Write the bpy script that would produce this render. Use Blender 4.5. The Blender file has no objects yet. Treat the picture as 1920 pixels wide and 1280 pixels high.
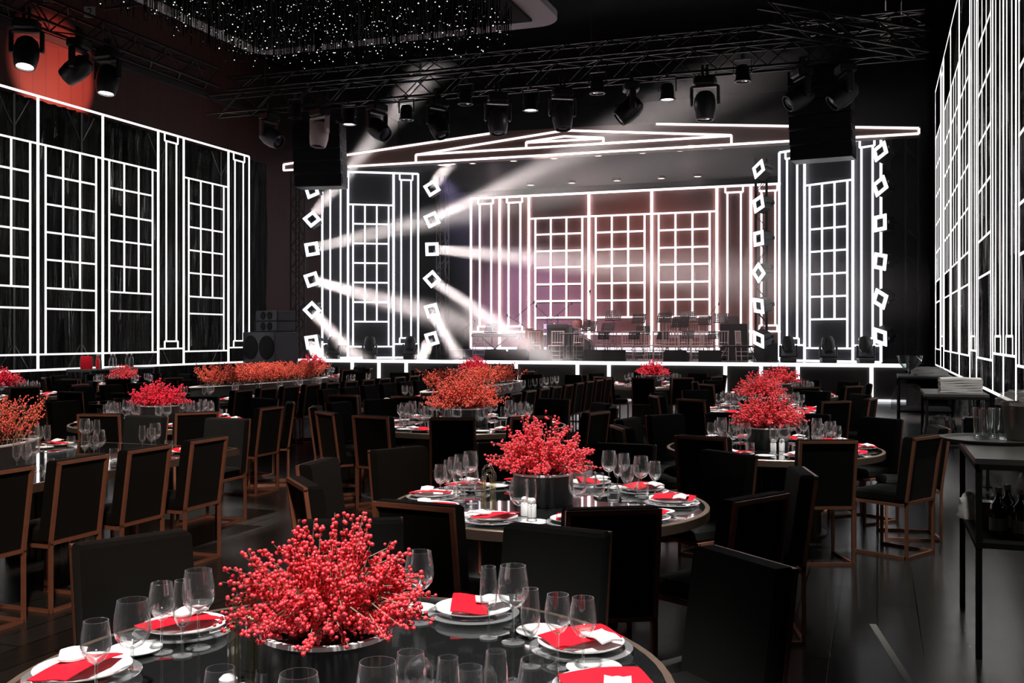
import bpy, math, random
from mathutils import Vector, Matrix
R = math.radians
random.seed(7)
SC = bpy.context.scene
COL = SC.collection
# ------------------------------------------------------------------ camera, world, exposure
F, HY, H = 1930.0, 631.0, 1.75          # focal length in px, horizon row, eye height
CS, SN = 0.94241, 0.33447               # the view is turned 19.54 deg to the left of the hall axis (+Y)
cam = bpy.data.objects.new('camera', bpy.data.cameras.new('camera')); COL.objects.link(cam)
cam.location = (0, 0, H); cam.rotation_euler = (R(90), 0, R(19.54))
cam.data.sensor_width = 36; cam.data.lens = 36 * F / 1920; cam.data.shift_y = -9 / 1920
cam.data.clip_end = 200
SC.camera = cam
SC.view_settings.view_transform = 'Standard'; SC.view_settings.look = 'None'
SC.view_settings.exposure = 0.0; SC.view_settings.gamma = 1; SC.view_settings.use_curve_mapping = False
wd = bpy.data.worlds.new('world'); SC.world = wd; wd.use_nodes = True
wd.node_tree.nodes['Background'].inputs[0].default_value = (0.5, 0.6, 0.7, 1)
wd.node_tree.nodes['Background'].inputs[1].default_value = 0.01

def C(lat, D, z=0.0):                   # metres right of / ahead of the camera -> hall coordinates
    return Vector((-SN * D + CS * lat, CS * D + SN * lat, z))
def LD(p): return (CS * p[0] + SN * p[1], -SN * p[0] + CS * p[1])
def W(px, py, z):                       # point at height z seen at this pixel
    D = (H - z) * F / (py - HY); return C((px - 960) / F * D, D, z)
def PD(px, D, z): return C((px - 960) / F * D, D, z)
def PY(px, py, Y):                      # on a plane across the hall
    u = (px - 960) / F; t = Y / (CS + SN * u)
    return Vector((t * (-SN + CS * u), Y, H - (py - HY) / F * t))
def pxof(p): l, d = LD(p); return 960 + F * l / d
def pyof(p): l, d = LD(p); return HY + F * (H - p[2]) / d

def spot(name, loc, target, power, col=(1, 1, 1), ang=30, blend=0.5, size=0.1):
    l = bpy.data.lights.new(name, 'SPOT'); l.energy = power; l.color = col
    l.spot_size = R(ang); l.spot_blend = blend; l.shadow_soft_size = size
    o = bpy.data.objects.new(name, l); COL.objects.link(o); o.location = loc
    o.rotation_euler = (Vector(target) - Vector(loc)).to_track_quat('-Z', 'Y').to_euler()
    return o
# ------------------------------------------------------------------ tables: name, lat, D, radius, description
TB = {}
def tb(k, lat, D, r, desc): TB[k] = dict(c=C(lat, D, 0), lat=lat, D=D, r=r, desc=desc)
def tpx(k, px, D, r, desc): tb(k, (px - 960) / F * D, D, r, desc)
tb('near', -.495, 3.01, .97, 'nearest round table')
tb('mid', .226, 6.2, .95, 'middle round table')
tb('right', 2.35, 9.25, .95, 'right-hand round table')
tpx('crimson', 300, 12.0, 1.0, 'crimson-berry round table')
tpx('big', 872, 11.7, 1.15, 'large central round table')
tpx('rightb', 1425, 13.9, .95, 'second right-hand round table')
tpx('rightc', 1463, 17.6, .95, 'third right-hand round table')
tpx('farl', 232, 20.6, .95, 'small far-left round table')
tpx('edge', 5, 17.4, .95, 'left-edge round table')
tpx('stagel', 585, 25.6, .95, 'stage-left round table')
tpx('stagem', 889, 24.2, .95, 'mid-stage round table')
tpx('stager', 1224, 21.2, .95, 'orchestra-side round table')
def pin(x, y, w, r, col):                # unseen pin spots, no fixtures; lowered where the tinsel raft would block them
    y2 = y - 2.6; z = 9.2
    if -11.6 < x < -4.8 and y2 < 17.4: z = 6.5; y2 = y - 2.0
    d = math.hypot(y - y2, z - .8); k = (d / 9.0) ** 2
    spot('unseen_pin_spot', (x + .6, y2, z), (x, y, .85), w * k, col, 2 * math.degrees(math.atan((r + .12) / d)), .2, .12)
for k, t in TB.items():
    c = t['c']; w = {'near': 3400, 'mid': 7500, 'right': 5200}.get(k, 5200)
    if k == 'near': spot('unseen_pin_spot', (c.x + .5, c.y - 1.7, 7.2), (c.x, c.y, .8), 4400, (1, .955, .94), 22, .2, .2)
    else: pin(c.x, c.y, w, t['r'], (1, .955, .94))
for x, y0, y1, w in ((-6.35, 3.5, 7.6, 4200), (-10.4, 13.6, 18.6, 6000), (-6.3, 13.4, 18.6, 6000)):
    for y in (y0, (y0 + y1) / 2, y1): pin(x, y, w, 1.0, (1, .88, .8))
spot('wall_wash_light', (-17.1, 21.2, 7.95), (-19.4, 20.6, 8.3), 900, (1, .2, .14), 62, .4, .03)
spot('added_fill_spot', (1.9, -2.5, 7.5), (-5.2, 5.9, .5), 3300, (1, .72, .58), 25, .5, .3)  # unseen warm spot behind the camera, added for the left chairs' bronze frames
spot('added_fill_spot', (.2, 4.0, 8.5), (1.2, 7.6, 1.0), 1000, (1, .96, .88), 34, .8, .3)  # unseen fill added to brighten the nearest serving stand
spot('unseen_pin_spot', (-15.5, 17.5, 8.6), (-17.2, 20, 1.0), 2500, (1, .93, .9), 22, .5, .15)
spot('unseen_pin_spot', (.7, 11.0, 8.6), (.9, 13.5, 1.0), 1500, (1, .93, .88), 18, .5, .15)  # unseen spot added to brighten the folded cloth on the second stand
spot('added_score_spot', (-9.6, 29.6, 7.0), (-9.3, 30.9, 1.8), 1600, (1, .9, .9), 14, .6, .1)  # unseen narrow spot added to make the score desk bright
spot('stage_wash_light', (-13.2, 30.2, 6.9), (-11.9, 36, 2.0), 5000, (.62, .5, 1), 50, .9, .2)
spot('stage_wash_light', (-8.5, 30.2, 6.9), (-8.0, 36, 4.2), 800, (1, .42, .36), 70, .9, .2)
spot('stage_wash_light', (-5.0, 29.0, 7.2), (-5.4, 33, 1.6), 1300, (1, .75, .75), 60, .9, .2)
spot('stage_wash_light', (-11.0, 29.0, 7.2), (-10.4, 33, 1.6), 1100, (1, .66, .7), 60, .9, .2)

# ------------------------------------------------------------------ materials
def mat(name, col, rough=.5, metal=0.0, emit=None, es=0.0, coat=0.0, spec=None):
    m = bpy.data.materials.new(name); m.use_nodes = True; b = m.node_tree.nodes['Principled BSDF']
    b.inputs['Base Color'].default_value = (*col, 1); b.inputs['Roughness'].default_value = rough
    b.inputs['Metallic'].default_value = metal
    if spec is not None: b.inputs['Specular IOR Level'].default_value = spec
    if coat: b.inputs['Coat Weight'].default_value = coat
    if emit: b.inputs['Emission Color'].default_value = (*emit, 1); b.inputs['Emission Strength'].default_value = es
    return m
def N(m, t, **k):
    n = m.node_tree.nodes.new(t)
    for a, v in k.items(): setattr(n, a, v)
    return n
def L(m, a, b): m.node_tree.links.new(a, b)
def varied(m, scale, amt, stretch=(1, 1, 1), bump=0.0, coord='Object', detail=4):
    b = m.node_tree.nodes['Principled BSDF']; tc = N(m, 'ShaderNodeTexCoord'); mp = N(m, 'ShaderNodeMapping')
    mp.inputs['Scale'].default_value = stretch; L(m, tc.outputs[coord], mp.inputs[0])
    nz = N(m, 'ShaderNodeTexNoise'); nz.inputs['Scale'].default_value = scale; nz.inputs['Detail'].default_value = detail
    L(m, mp.outputs[0], nz.inputs[0])
    c = b.inputs['Base Color'].default_value[:]
    mx = N(m, 'ShaderNodeMix', data_type='RGBA'); L(m, nz.outputs[0], mx.inputs[0])
    mx.inputs[6].default_value = tuple(v * (1 - amt) for v in c[:3]) + (1,)
    mx.inputs[7].default_value = tuple(min(1, v * (1 + amt)) for v in c[:3]) + (1,)
    L(m, mx.outputs[2], b.inputs['Base Color'])
    if bump:
        bp = N(m, 'ShaderNodeBump'); bp.inputs['Strength'].default_value = bump; bp.inputs['Distance'].default_value = .02
        L(m, nz.outputs[0], bp.inputs['Height']); L(m, bp.outputs[0], b.inputs['Normal'])
    return m
def glassmat(name, tint=(1, 1, 1), base=.16, rough=.04):
    m = bpy.data.materials.new(name); m.use_nodes = True; nt = m.node_tree; nt.nodes.clear()
    out = N(m, 'ShaderNodeOutputMaterial'); mix = N(m, 'ShaderNodeMixShader'); tr = N(m, 'ShaderNodeBsdfTransparent')
    gl = N(m, 'ShaderNodeBsdfGlossy'); gl.inputs['Roughness'].default_value = rough
    tr.inputs[0].default_value = (*tint, 1)
    lw = N(m, 'ShaderNodeLayerWeight'); lw.inputs[0].default_value = .35
    mm = N(m, 'ShaderNodeMath', operation='MULTIPLY_ADD'); mm.inputs[1].default_value = .95; mm.inputs[2].default_value = base
    L(m, lw.outputs['Facing'], mm.inputs[0])
    pw = N(m, 'ShaderNodeMath', operation='POWER'); pw.inputs[1].default_value = 2.0
    L(m, mm.outputs[0], pw.inputs[0]); L(m, pw.outputs[0], mix.inputs[0])
    df = N(m, 'ShaderNodeBsdfDiffuse'); df.inputs[0].default_value = (.85, .85, .86, 1); m2 = N(m, 'ShaderNodeMixShader'); m2.inputs[0].default_value = .16  # whitish diffuse share put in for highlights and refraction along the contours
    L(m, gl.outputs[0], m2.inputs[1]); L(m, df.outputs[0], m2.inputs[2]); L(m, tr.outputs[0], mix.inputs[1]); L(m, m2.outputs[0], mix.inputs[2]); L(m, mix.outputs[0], out.inputs[0])
    return m
M = {}
M['led'] = mat('led_white', (1, 1, 1), .4, emit=(1, .95, 1), es=1.6)
M['ledb'] = mat('led_cool_white', (1, 1, 1), .4, emit=(.92, .94, 1), es=1.6)
M['ledw'] = mat('led_warm_white', (1, 1, 1), .4, emit=(1, .97, .95), es=1.1)
M['black'] = mat('black_paint', (.012, .012, .012), .8, spec=.2)
M['velvet'] = varied(mat('black_velvet', (.0045, .005, .0042), .8, spec=.15), 6, .35)
M['velvet'].node_tree.nodes['Principled BSDF'].inputs['Sheen Weight'].default_value = .04
M['velvet'].node_tree.nodes['Principled BSDF'].inputs['Sheen Roughness'].default_value = .5
M['bronze'] = varied(mat('bronze_tube', (.42, .18, .11), .35, .45), 14, .2)
M['tabletop'] = mat('black_mirror_glass', (.012, .013, .013), .03, 0, coat=1, spec=1.0)
M['tabletop'].node_tree.nodes['Principled BSDF'].inputs['Metallic'].default_value = 0
M['rim'] = varied(mat('brushed_bronze', (.42, .3, .22), .35, .85), 30, .15, (1, 1, 8))
M['fluted'] = mat('fluted_steel', (.22, .22, .21), .28, .9)
M['china'] = mat('white_china', (.83, .83, .81), .18, coat=.4)
M['cloth'] = varied(mat('white_linen', (.75, .75, .74), .85), 25, .08, bump=.3)
M['red'] = varied(mat('red_linen', (.62, .008, .022), .7, spec=.2), 30, .12, bump=.15)
M['berry'] = varied(mat('red_berries', (.86, .045, .06), .25, coat=1), 35, .25)
M['berryo'] = varied(mat('orange_red_berries', (.9, .1, .06), .35, coat=.3), 35, .3)
M['berryc'] = varied(mat('crimson_berries', (.8, .012, .045), .35, coat=.3), 35, .25)
M['twig'] = varied(mat('brown_twigs', (.17, .11, .07), .8), 40, .3)
M['glass'] = glassmat('clear_glass')
M['glass2'] = glassmat('thick_clear_glass', (.9, .93, .92), .22, .04)
M['amber'] = glassmat('smoky_amber_glass', (.86, .82, .66), .2, .04)
M['silver'] = mat('cutlery_steel', (.7, .69, .68), .18, 1)
M['planter'] = mat('charcoal_planter', (.022, .023, .023), .35, .1)
M['wplanter'] = mat('white_planter_rim', (.7, .66, .66), .4)
M['fixture'] = mat('fixture_black', (.012, .012, .013), .42)
M['fixgrey'] = mat('fixture_grey', (.05, .048, .05), .35)
M['truss'] = mat('truss_alloy', (.035, .033, .033), .45, .7)
M['lens'] = mat('dark_lens', (.03, .03, .05), .08, .2)
M['lit'] = mat('lit_lens', (1, 1, 1), .3, emit=(1, .86, .84), es=9)
M['litc'] = mat('lit_downlight', (1, 1, 1), .3, emit=(1, .66, .55), es=3.0)
M['backdrop'] = varied(mat('brown_backdrop', (.16, .07, .06), .75), 1.5, .2)
M['pedi'] = varied(mat('brown_pediment', (.15, .075, .06), .6), 1.5, .2)
M['tower'] = mat('dark_scrim', (.028, .026, .034), .7)
M['stage'] = varied(mat('dark_stage_front', (.05, .045, .043), .55), 3, .2)
M['deck'] = mat('stage_deck', (.05, .035, .038), .3)
M['sign'] = mat('pale_card', (.5, .5, .47), .7)
M['wood'] = varied(mat('honey_wood', (.3, .12, .06), .45), 10, .3)
M['chrome'] = mat('chrome', (.75, .72, .73), .12, 1)
M['pale'] = mat('pale_lacquer', (.62, .5, .5), .35)
M['redliq'] = mat('red_juice', (.5, .01, .015), .15, coat=.5)
M['dark'] = mat('dark_bottle_glass', (.012, .02, .015), .08, coat=1)
M['grey'] = mat('grey_plastic', (.09, .09, .085), .4)
M['purple'] = mat('speaker_grille_blue_grey', (.035, .035, .05), .5)
M['bag'] = mat('crumpled_clear_plastic', (.45, .42, .42), .12, 0)
varied(M['bag'], 9, .4, bump=1.0); M['bag'].node_tree.nodes['Principled BSDF'].inputs['Alpha'].default_value = .35
def foil():
    m = mat('black_foil_curtain', (.004, .005, .004), .1, 0, spec=.2)
    b = m.node_tree.nodes['Principled BSDF']; tc = N(m, 'ShaderNodeTexCoord'); mp = N(m, 'ShaderNodeMapping')
    mp.inputs['Scale'].default_value = (9, 9, .9); L(m, tc.outputs['Object'], mp.inputs[0])
    nz = N(m, 'ShaderNodeTexNoise'); nz.inputs['Scale'].default_value = 2.2; nz.inputs['Detail'].default_value = 6
    L(m, mp.outputs[0], nz.inputs[0])
    bp = N(m, 'ShaderNodeBump'); bp.inputs['Strength'].default_value = 1; bp.inputs['Distance'].default_value = .12
    L(m, nz.outputs[0], bp.inputs['Height']); L(m, bp.outputs[0], b.inputs['Normal'])
    return m
M['foil'] = foil()
def floor_mat():
    m = mat('black_plank_floor', (.02, .02, .019), .22, spec=.35)
    b = m.node_tree.nodes['Principled BSDF']; tc = N(m, 'ShaderNodeTexCoord'); mp = N(m, 'ShaderNodeMapping')
    mp.inputs['Rotation'].default_value = (0, 0, R(90)); L(m, tc.outputs['Object'], mp.inputs[0])
    br = N(m, 'ShaderNodeTexBrick'); br.inputs['Scale'].default_value = 1; br.inputs['Mortar Size'].default_value = .006
    br.inputs['Brick Width'].default_value = 1.3; br.inputs['Row Height'].default_value = .24; br.inputs['Bias'].default_value = -.2
    br.inputs['Color1'].default_value = (.045, .046, .043, 1); br.inputs['Color2'].default_value = (.026, .027, .025, 1)
    br.inputs['Mortar'].default_value = (.006, .006, .006, 1)
    L(m, mp.outputs[0], br.inputs[0]); L(m, br.outputs[0], b.inputs['Base Color'])
    nz = N(m, 'ShaderNodeTexNoise'); nz.inputs['Scale'].default_value = 5; nz.inputs['Detail'].default_value = 8
    L(m, tc.outputs['Object'], nz.inputs[0])
    mr = N(m, 'ShaderNodeMapRange'); mr.inputs[3].default_value = .2; mr.inputs[4].default_value = .3
    L(m, nz.outputs[0], mr.inputs[0]); L(m, mr.outputs[0], b.inputs['Roughness'])
    bp = N(m, 'ShaderNodeBump'); bp.inputs['Strength'].default_value = .25; bp.inputs['Distance'].default_value = .004
    L(m, br.outputs['Fac'], bp.inputs['Height']); bp.invert = True; L(m, bp.outputs[0], b.inputs['Normal'])
    return m
M['floor'] = floor_mat()
def panel_mat():
    m = mat('red_brown_panels', (.2, .07, .06), .6)
    b = m.node_tree.nodes['Principled BSDF']; tc = N(m, 'ShaderNodeTexCoord'); mp = N(m, 'ShaderNodeMapping')
    mp.inputs['Rotation'].default_value = (0, R(90), 0); L(m, tc.outputs['Object'], mp.inputs[0])
    br = N(m, 'ShaderNodeTexBrick'); br.inputs['Scale'].default_value = 1; br.inputs['Mortar Size'].default_value = .008
    br.inputs['Brick Width'].default_value = 6; br.inputs['Row Height'].default_value = .42
    br.inputs['Color1'].default_value = (.09, .03, .026, 1); br.inputs['Color2'].default_value = (.075, .026, .022, 1); br.inputs['Mortar'].default_value = (.02, .01, .01, 1)
    L(m, mp.outputs[0], br.inputs[0]); L(m, br.outputs[0], b.inputs['Base Color'])
    return m
M['panel'] = panel_mat()

# ------------------------------------------------------------------ mesh builder
class MB:
    def __init__(s): s.v = []; s.f = []; s.m = []; s.mi = 0
    def add(s, vs, fs):
        o = len(s.v); s.v += [tuple(v) for v in vs]; s.f += [tuple(i + o for i in f) for f in fs]; s.m += [s.mi] * len(fs); return s
    def box(s, lo, hi, mtx=None):
        (a, b, c), (d, e, g) = lo, hi
        vs = [Vector(p) for p in ((a, b, c), (d, b, c), (d, e, c), (a, e, c), (a, b, g), (d, b, g), (d, e, g), (a, e, g))]
        if mtx: vs = [mtx @ v for v in vs]
        return s.add(vs, [(0, 3, 2, 1), (4, 5, 6, 7), (0, 1, 5, 4), (1, 2, 6, 5), (2, 3, 7, 6), (3, 0, 4, 7)])
    def rbox(s, lo, hi, r, mtx=None):   # box with chamfered edges
        (a, b, c), (d, e, g) = lo, hi; vs = []; fs = []
        zs = [(c, r), (c + r, 0), (g - r, 0), (g, r)]
        for z, i in zs:
            q = r
            vs += [(a + i + q, b + i, z), (d - i - q, b + i, z), (d - i, b + i + q, z), (d - i, e - i - q, z),
                   (d - i - q, e - i, z), (a + i + q, e - i, z), (a + i, e - i - q, z), (a + i, b + i + q, z)]
        for k in range(3):
            for j in range(8): fs.append((k * 8 + j, k * 8 + (j + 1) % 8, k * 8 + 8 + (j + 1) % 8, k * 8 + 8 + j))
        fs += [tuple(range(7, -1, -1)), tuple(range(24, 32))]
        vs = [Vector(v) for v in vs]
        if mtx: vs = [mtx @ v for v in vs]
        return s.add(vs, fs)
    def bar(s, a, b, w, d=None, up=(0, 0, 1)):     # square bar between two points
        a, b = Vector(a), Vector(b); d = d or w; z = (b - a).normalized(); up = Vector(up)
        if abs(z.dot(up)) > .99: up = Vector((0, 1, 0))
        x = z.cross(up).normalized() * w / 2; y = x.cross(z).normalized() * d / 2
        vs = [a - x - y, a + x - y, a + x + y, a - x + y, b - x - y, b + x - y, b + x + y, b - x + y]
        return s.add(vs, [(0, 3, 2, 1), (4, 5, 6, 7), (0, 1, 5, 4), (1, 2, 6, 5), (2, 3, 7, 6), (3, 0, 4, 7)])
    def tube(s, pts, r, n=6, r2=None):
        pts = [Vector(p) for p in pts]; r2 = r if r2 is None else r2; k = len(pts); vs = []; fs = []
        for i, p in enumerate(pts):
            t = (pts[min(i + 1, k - 1)] - pts[max(i - 1, 0)]).normalized()
            u = Vector((0, 0, 1)) if abs(t.z) < .9 else Vector((1, 0, 0))
            x = t.cross(u).normalized(); y = t.cross(x); rr = r + (r2 - r) * i / max(1, k - 1)
            vs += [p + (x * math.cos(a) + y * math.sin(a)) * rr for a in (2 * math.pi * j / n for j in range(n))]
        for i in range(k - 1):
            for j in range(n): fs.append((i * n + j, i * n + (j + 1) % n, i * n + n + (j + 1) % n, i * n + n + j))
        fs += [tuple(range(n - 1, -1, -1)), tuple(range((k - 1) * n, k * n))]
        return s.add(vs, fs)
    def lathe(s, prof, n=24, c=(0, 0, 0), mtx=None, sx=1, sy=1):
        vs = []; fs = []; idx = []
        for r, z in prof:
            if r < 1e-5: idx.append([len(vs)]); vs.append(Vector((0, 0, z)))
            else:
                idx.append(list(range(len(vs), len(vs) + n)))
                vs += [Vector((r * sx * math.cos(2 * math.pi * j / n), r * sy * math.sin(2 * math.pi * j / n), z)) for j in range(n)]
        for a, b in zip(idx, idx[1:]):
            for j in range(n):
                q = (j + 1) % n
                if len(a) == 1 and len(b) == 1: continue
                if len(a) == 1: fs.append((a[0], b[q], b[j]))
                elif len(b) == 1: fs.append((a[j], a[q], b[0]))
                else: fs.append((a[j], a[q], b[q], b[j]))
        if mtx: vs = [mtx @ v for v in vs]
        return s.add([v + Vector(c) for v in vs], fs)
    def prism(s, poly, y0, y1):         # polygon in x,z extruded along y
        n = len(poly); vs = [(x, y0, z) for x, z in poly] + [(x, y1, z) for x, z in poly]
        return s.add(vs, [tuple(range(n)), tuple(range(2 * n - 1, n - 1, -1))] + [(i, i + n, (i + 1) % n + n, (i + 1) % n) for i in range(n)])
    def octa(s, c, r, hi=False):
        c = Vector(c)
        if hi:
            return s.add([c + Vector(v) * r for v in ICO_V], ICO_F)
        vs = [c + Vector(v) * r for v in ((1, 0, 0), (-1, 0, 0), (0, 1, 0), (0, -1, 0), (0, 0, 1), (0, 0, -1))]
        return s.add(vs, [(0, 2, 4), (2, 1, 4), (1, 3, 4), (3, 0, 4), (2, 0, 5), (1, 2, 5), (3, 1, 5), (0, 3, 5)])
    def mesh(s, name, mats, smooth=False):
        me = bpy.data.meshes.new(name); me.from_pydata(s.v, [], s.f)
        for m in (mats if isinstance(mats, (list, tuple)) else [mats]): me.materials.append(m)
        if any(s.m): me.polygons.foreach_set('material_index', s.m)
        if smooth: me.polygons.foreach_set('use_smooth', [True] * len(me.polygons)); smooth == 2 or me.set_sharp_from_angle(angle=R(40))
        me.update(); return me
    def obj(s, name, mats, parent=None, smooth=False, loc=None):
        o = bpy.data.objects.new(name, s.mesh(name, mats, smooth)); COL.objects.link(o)
        if parent: o.parent = parent
        if loc: o.location = loc
        return o
_t = (1 + 5 ** .5) / 2; _n = (1 + _t * _t) ** .5
ICO_V = [tuple(c / _n for c in v) for v in ((-1, _t, 0), (1, _t, 0), (-1, -_t, 0), (1, -_t, 0), (0, -1, _t), (0, 1, _t), (0, -1, -_t), (0, 1, -_t), (_t, 0, -1), (_t, 0, 1), (-_t, 0, -1), (-_t, 0, 1))]
ICO_F = [(0, 11, 5), (0, 5, 1), (0, 1, 7), (0, 7, 10), (0, 10, 11), (1, 5, 9), (5, 11, 4), (11, 10, 2), (10, 7, 6), (7, 1, 8), (3, 9, 4), (3, 4, 2), (3, 2, 6), (3, 6, 8), (3, 8, 9), (4, 9, 5), (2, 4, 11), (6, 2, 10), (8, 6, 7), (9, 8, 1)]

def tag(o, label, cat, group=None, kind=None):
    o['label'] = label; o['category'] = cat
    if group: o['group'] = group
    if kind: o['kind'] = kind
    return o
def thing(name, label, cat, loc=(0, 0, 0), rz=0.0, group=None):
    o = bpy.data.objects.new(name, None); COL.objects.link(o); o.empty_display_size = .1
    o.location = loc; o.rotation_euler = (0, 0, rz); return tag(o, label, cat, group)
def dup(o, loc=None, rz=None, scale=None):
    def cp(a, par):
        c = a.copy(); COL.objects.link(c)
        if par: c.parent = par
        for ch in KIDS.get(a.name, a.children): cp(ch, c)
        return c
    c = cp(o, None)
    if loc is not None: c.location = loc
    if rz is not None: c.rotation_euler = (0, 0, rz)
    if scale: c.scale = (scale,) * 3
    return c
KIDS = {}
class Proto:                            # first placement uses the prototype itself
    def __init__(s, o):
        s.o = o; s.used = False
        def walk(a): KIDS[a.name] = list(a.children); [walk(c) for c in a.children]
        walk(o)
    def put(s, loc, rz=0.0, scale=None, rot=None):
        if not s.used: s.used = True; o = s.o; o.location = loc; o.rotation_euler = (0, 0, rz)
        else: o = dup(s.o, loc, rz)
        if rot: o.rotation_euler = rot
        if scale: o.scale = (scale,) * 3
        return o
def struct(o): o['kind'] = 'structure'; return o
ORD = ['', 'second', 'third', 'fourth', 'fifth', 'sixth', 'seventh', 'eighth', 'ninth', 'tenth', 'eleventh', 'twelfth', 'thirteenth',
       'fourteenth', 'fifteenth', 'sixteenth', 'seventeenth', 'eighteenth', 'nineteenth', 'twentieth']
def rank(i, n, a='leftmost', z='rightmost', s='from the left'):
    if n == 1: return 'only'
    if i == 0: return a
    if i == n - 1: return z
    if i < 20: return ORD[i] + ' ' + s
    return ORD[n - 1 - i] + ' ' + s.replace('left', 'right')

# ------------------------------------------------------------------ room shell
struct(MB().box((-20, -4, -.1), (2.4, 41, 0)).obj('floor', M['floor']))
struct(MB().box((-20, -4, 11), (2.4, 41, 11.1)).obj('ceiling', M['black']))
struct(MB().box((-19.6, -4, 0), (-19.4, 41, 11)).obj('wall_left', M['panel']))
struct(MB().box((2.2, -4, 0), (2.4, 41, 11)).obj('wall_right', M['black']))
struct(MB().box((-20, 40, 0), (2.4, 40.2, 11)).obj('wall_back', M['black']))
struct(MB().box((-20, -4.2, 0), (2.4, -4, 11)).obj('wall_front', M['black']))
struct(MB().box((-19.4, 2, 9.05), (-19.25, 30, 9.2)).obj('trim_1', M['fixgrey']))

# folded foil curtains behind the light frames
def curtain(x, y0, y1, z0, z1, step, amp, name, label, flip=1):
    n = int((y1 - y0) / step); vs = []; fs = []
    rows = 10
    for k in range(rows + 1):
        for i in range(n + 1):
            a = amp * math.sin(i * 1.7 + .6 * math.sin(i * .37)) + .02 * math.sin(i * 3.1 + k * 1.3)
            vs.append((x + a, y0 + i * step + .02 * math.sin(k + i), z0 + (z1 - z0) * k / rows))
    for k in range(rows):
        for i in range(n):
            q = k * (n + 1) + i; fs.append((q, q + 1, q + n + 2, q + n + 1))
    o = MB().add(vs, fs).obj(name, M['foil'], smooth=True); return tag(o, label, 'curtain')
curtain(-18.75, 8, 29.0, .02, 7.35, .09, .05, 'foil_curtain', 'crinkled black foil curtain behind the left light frames')
curtain(1.75, 2, 29.0, .02, 9.5, .09, .05, 'foil_curtain', 'crinkled black foil curtain behind the right light frames')

# ------------------------------------------------------------------ light frames (windows and pilasters drawn with light bars)
def led_module(kind, o, d, s0, s1, z, zr, w, dep, nrm, matl, name, label, parent_list=None):
    """o origin, d unit direction, nrm towards the room; z = (bottom, base rail, top); zr = rows"""
    root = thing(name, label, 'light frame', o + d * s0, 0)
    zb, zbase, zt = z; Wd = s1 - s0
    def seg(mb, a, b, ww=w):
        pa = d * a[0] + Vector((0, 0, a[1])); pb = d * b[0] + Vector((0, 0, b[1]))
        mb.bar(pa + nrm * dep / 2, pb + nrm * dep / 2, ww if abs(a[0] - b[0]) > 1e-6 else dep, dep if abs(a[0] - b[0]) > 1e-6 else ww, up=(nrm if abs(a[0] - b[0]) > 1e-6 else nrm)) if False else boxseg(mb, pa, pb, ww)
    def boxseg(mb, pa, pb, ww):
        t = (pb - pa).normalized(); side = t.cross(nrm).normalized() * ww / 2; e = t * 0
        vs = [pa - side, pb - side, pb + side, pa + side]; vs += [v + nrm * dep for v in vs]
        mb.add(vs, [(0, 1, 2, 3), (7, 6, 5, 4), (0, 4, 5, 1), (1, 5, 6, 2), (2, 6, 7, 3), (3, 7, 4, 0)])
    def poly(mb, pts, close=False, ww=w):
        for a, b in zip(pts, pts[1:] + (pts[:1] if close else [])): seg(mb, a, b, ww)
    out = MB()
    seg(out, (0, zb), (0, zt), w * 1.25); seg(out, (0, zt), (Wd, zt), w * 1.25); seg(out, (0, zb), (Wd, zb), w * 1.25); seg(out, (Wd, zb), (Wd, zt), w * 1.25)
    out.obj('outline', matl, root)
    if kind == 'W':
        g = MB(); a, b = Wd * .11, Wd * .89
        seg(g, (0, zr[0]), (Wd, zr[0])); seg(g, (0, zbase), (Wd, zbase))
        seg(g, (a, zbase), (a, zr[0])); seg(g, (b, zbase), (b, zr[0]))
        lat_end = zr[6] if zr[5] - zr[6] > .55 else zr[5]
        for q in (1 / 3, 2 / 3): seg(g, (a + (b - a) * q, lat_end), (a + (b - a) * q, zr[0]))
        for r_ in zr[1:]: seg(g, (a, r_), (b, r_))
        g.obj('window_grid', matl, root)
    else:
        g = MB(); a, b = Wd * .31, Wd * .71; ca, cb = Wd * .25, Wd * .77; bz = zbase + .085
        seg(g, (a, bz + .2), (a, zt - .22)); seg(g, (b, bz + .2), (b, zt - .22)); g.obj('shaft', matl, root)
        c_ = MB(); poly(c_, [(ca, zt - .03), (ca, zt - .22), (cb, zt - .22), (cb, zt - .03)]); c_.obj('capital', matl, root)
        c_ = MB(); poly(c_, [(ca, bz), (ca, bz + .2), (cb, bz + .2), (cb, bz)]); seg(c_, (0, bz), (Wd, bz)); c_.obj('base', matl, root)
    return root
ZR = (6.19, 5.5, 4.83, 4.18, 3.54, 2.88, 2.40)
WW, PW = 2.1, 1.07
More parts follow.
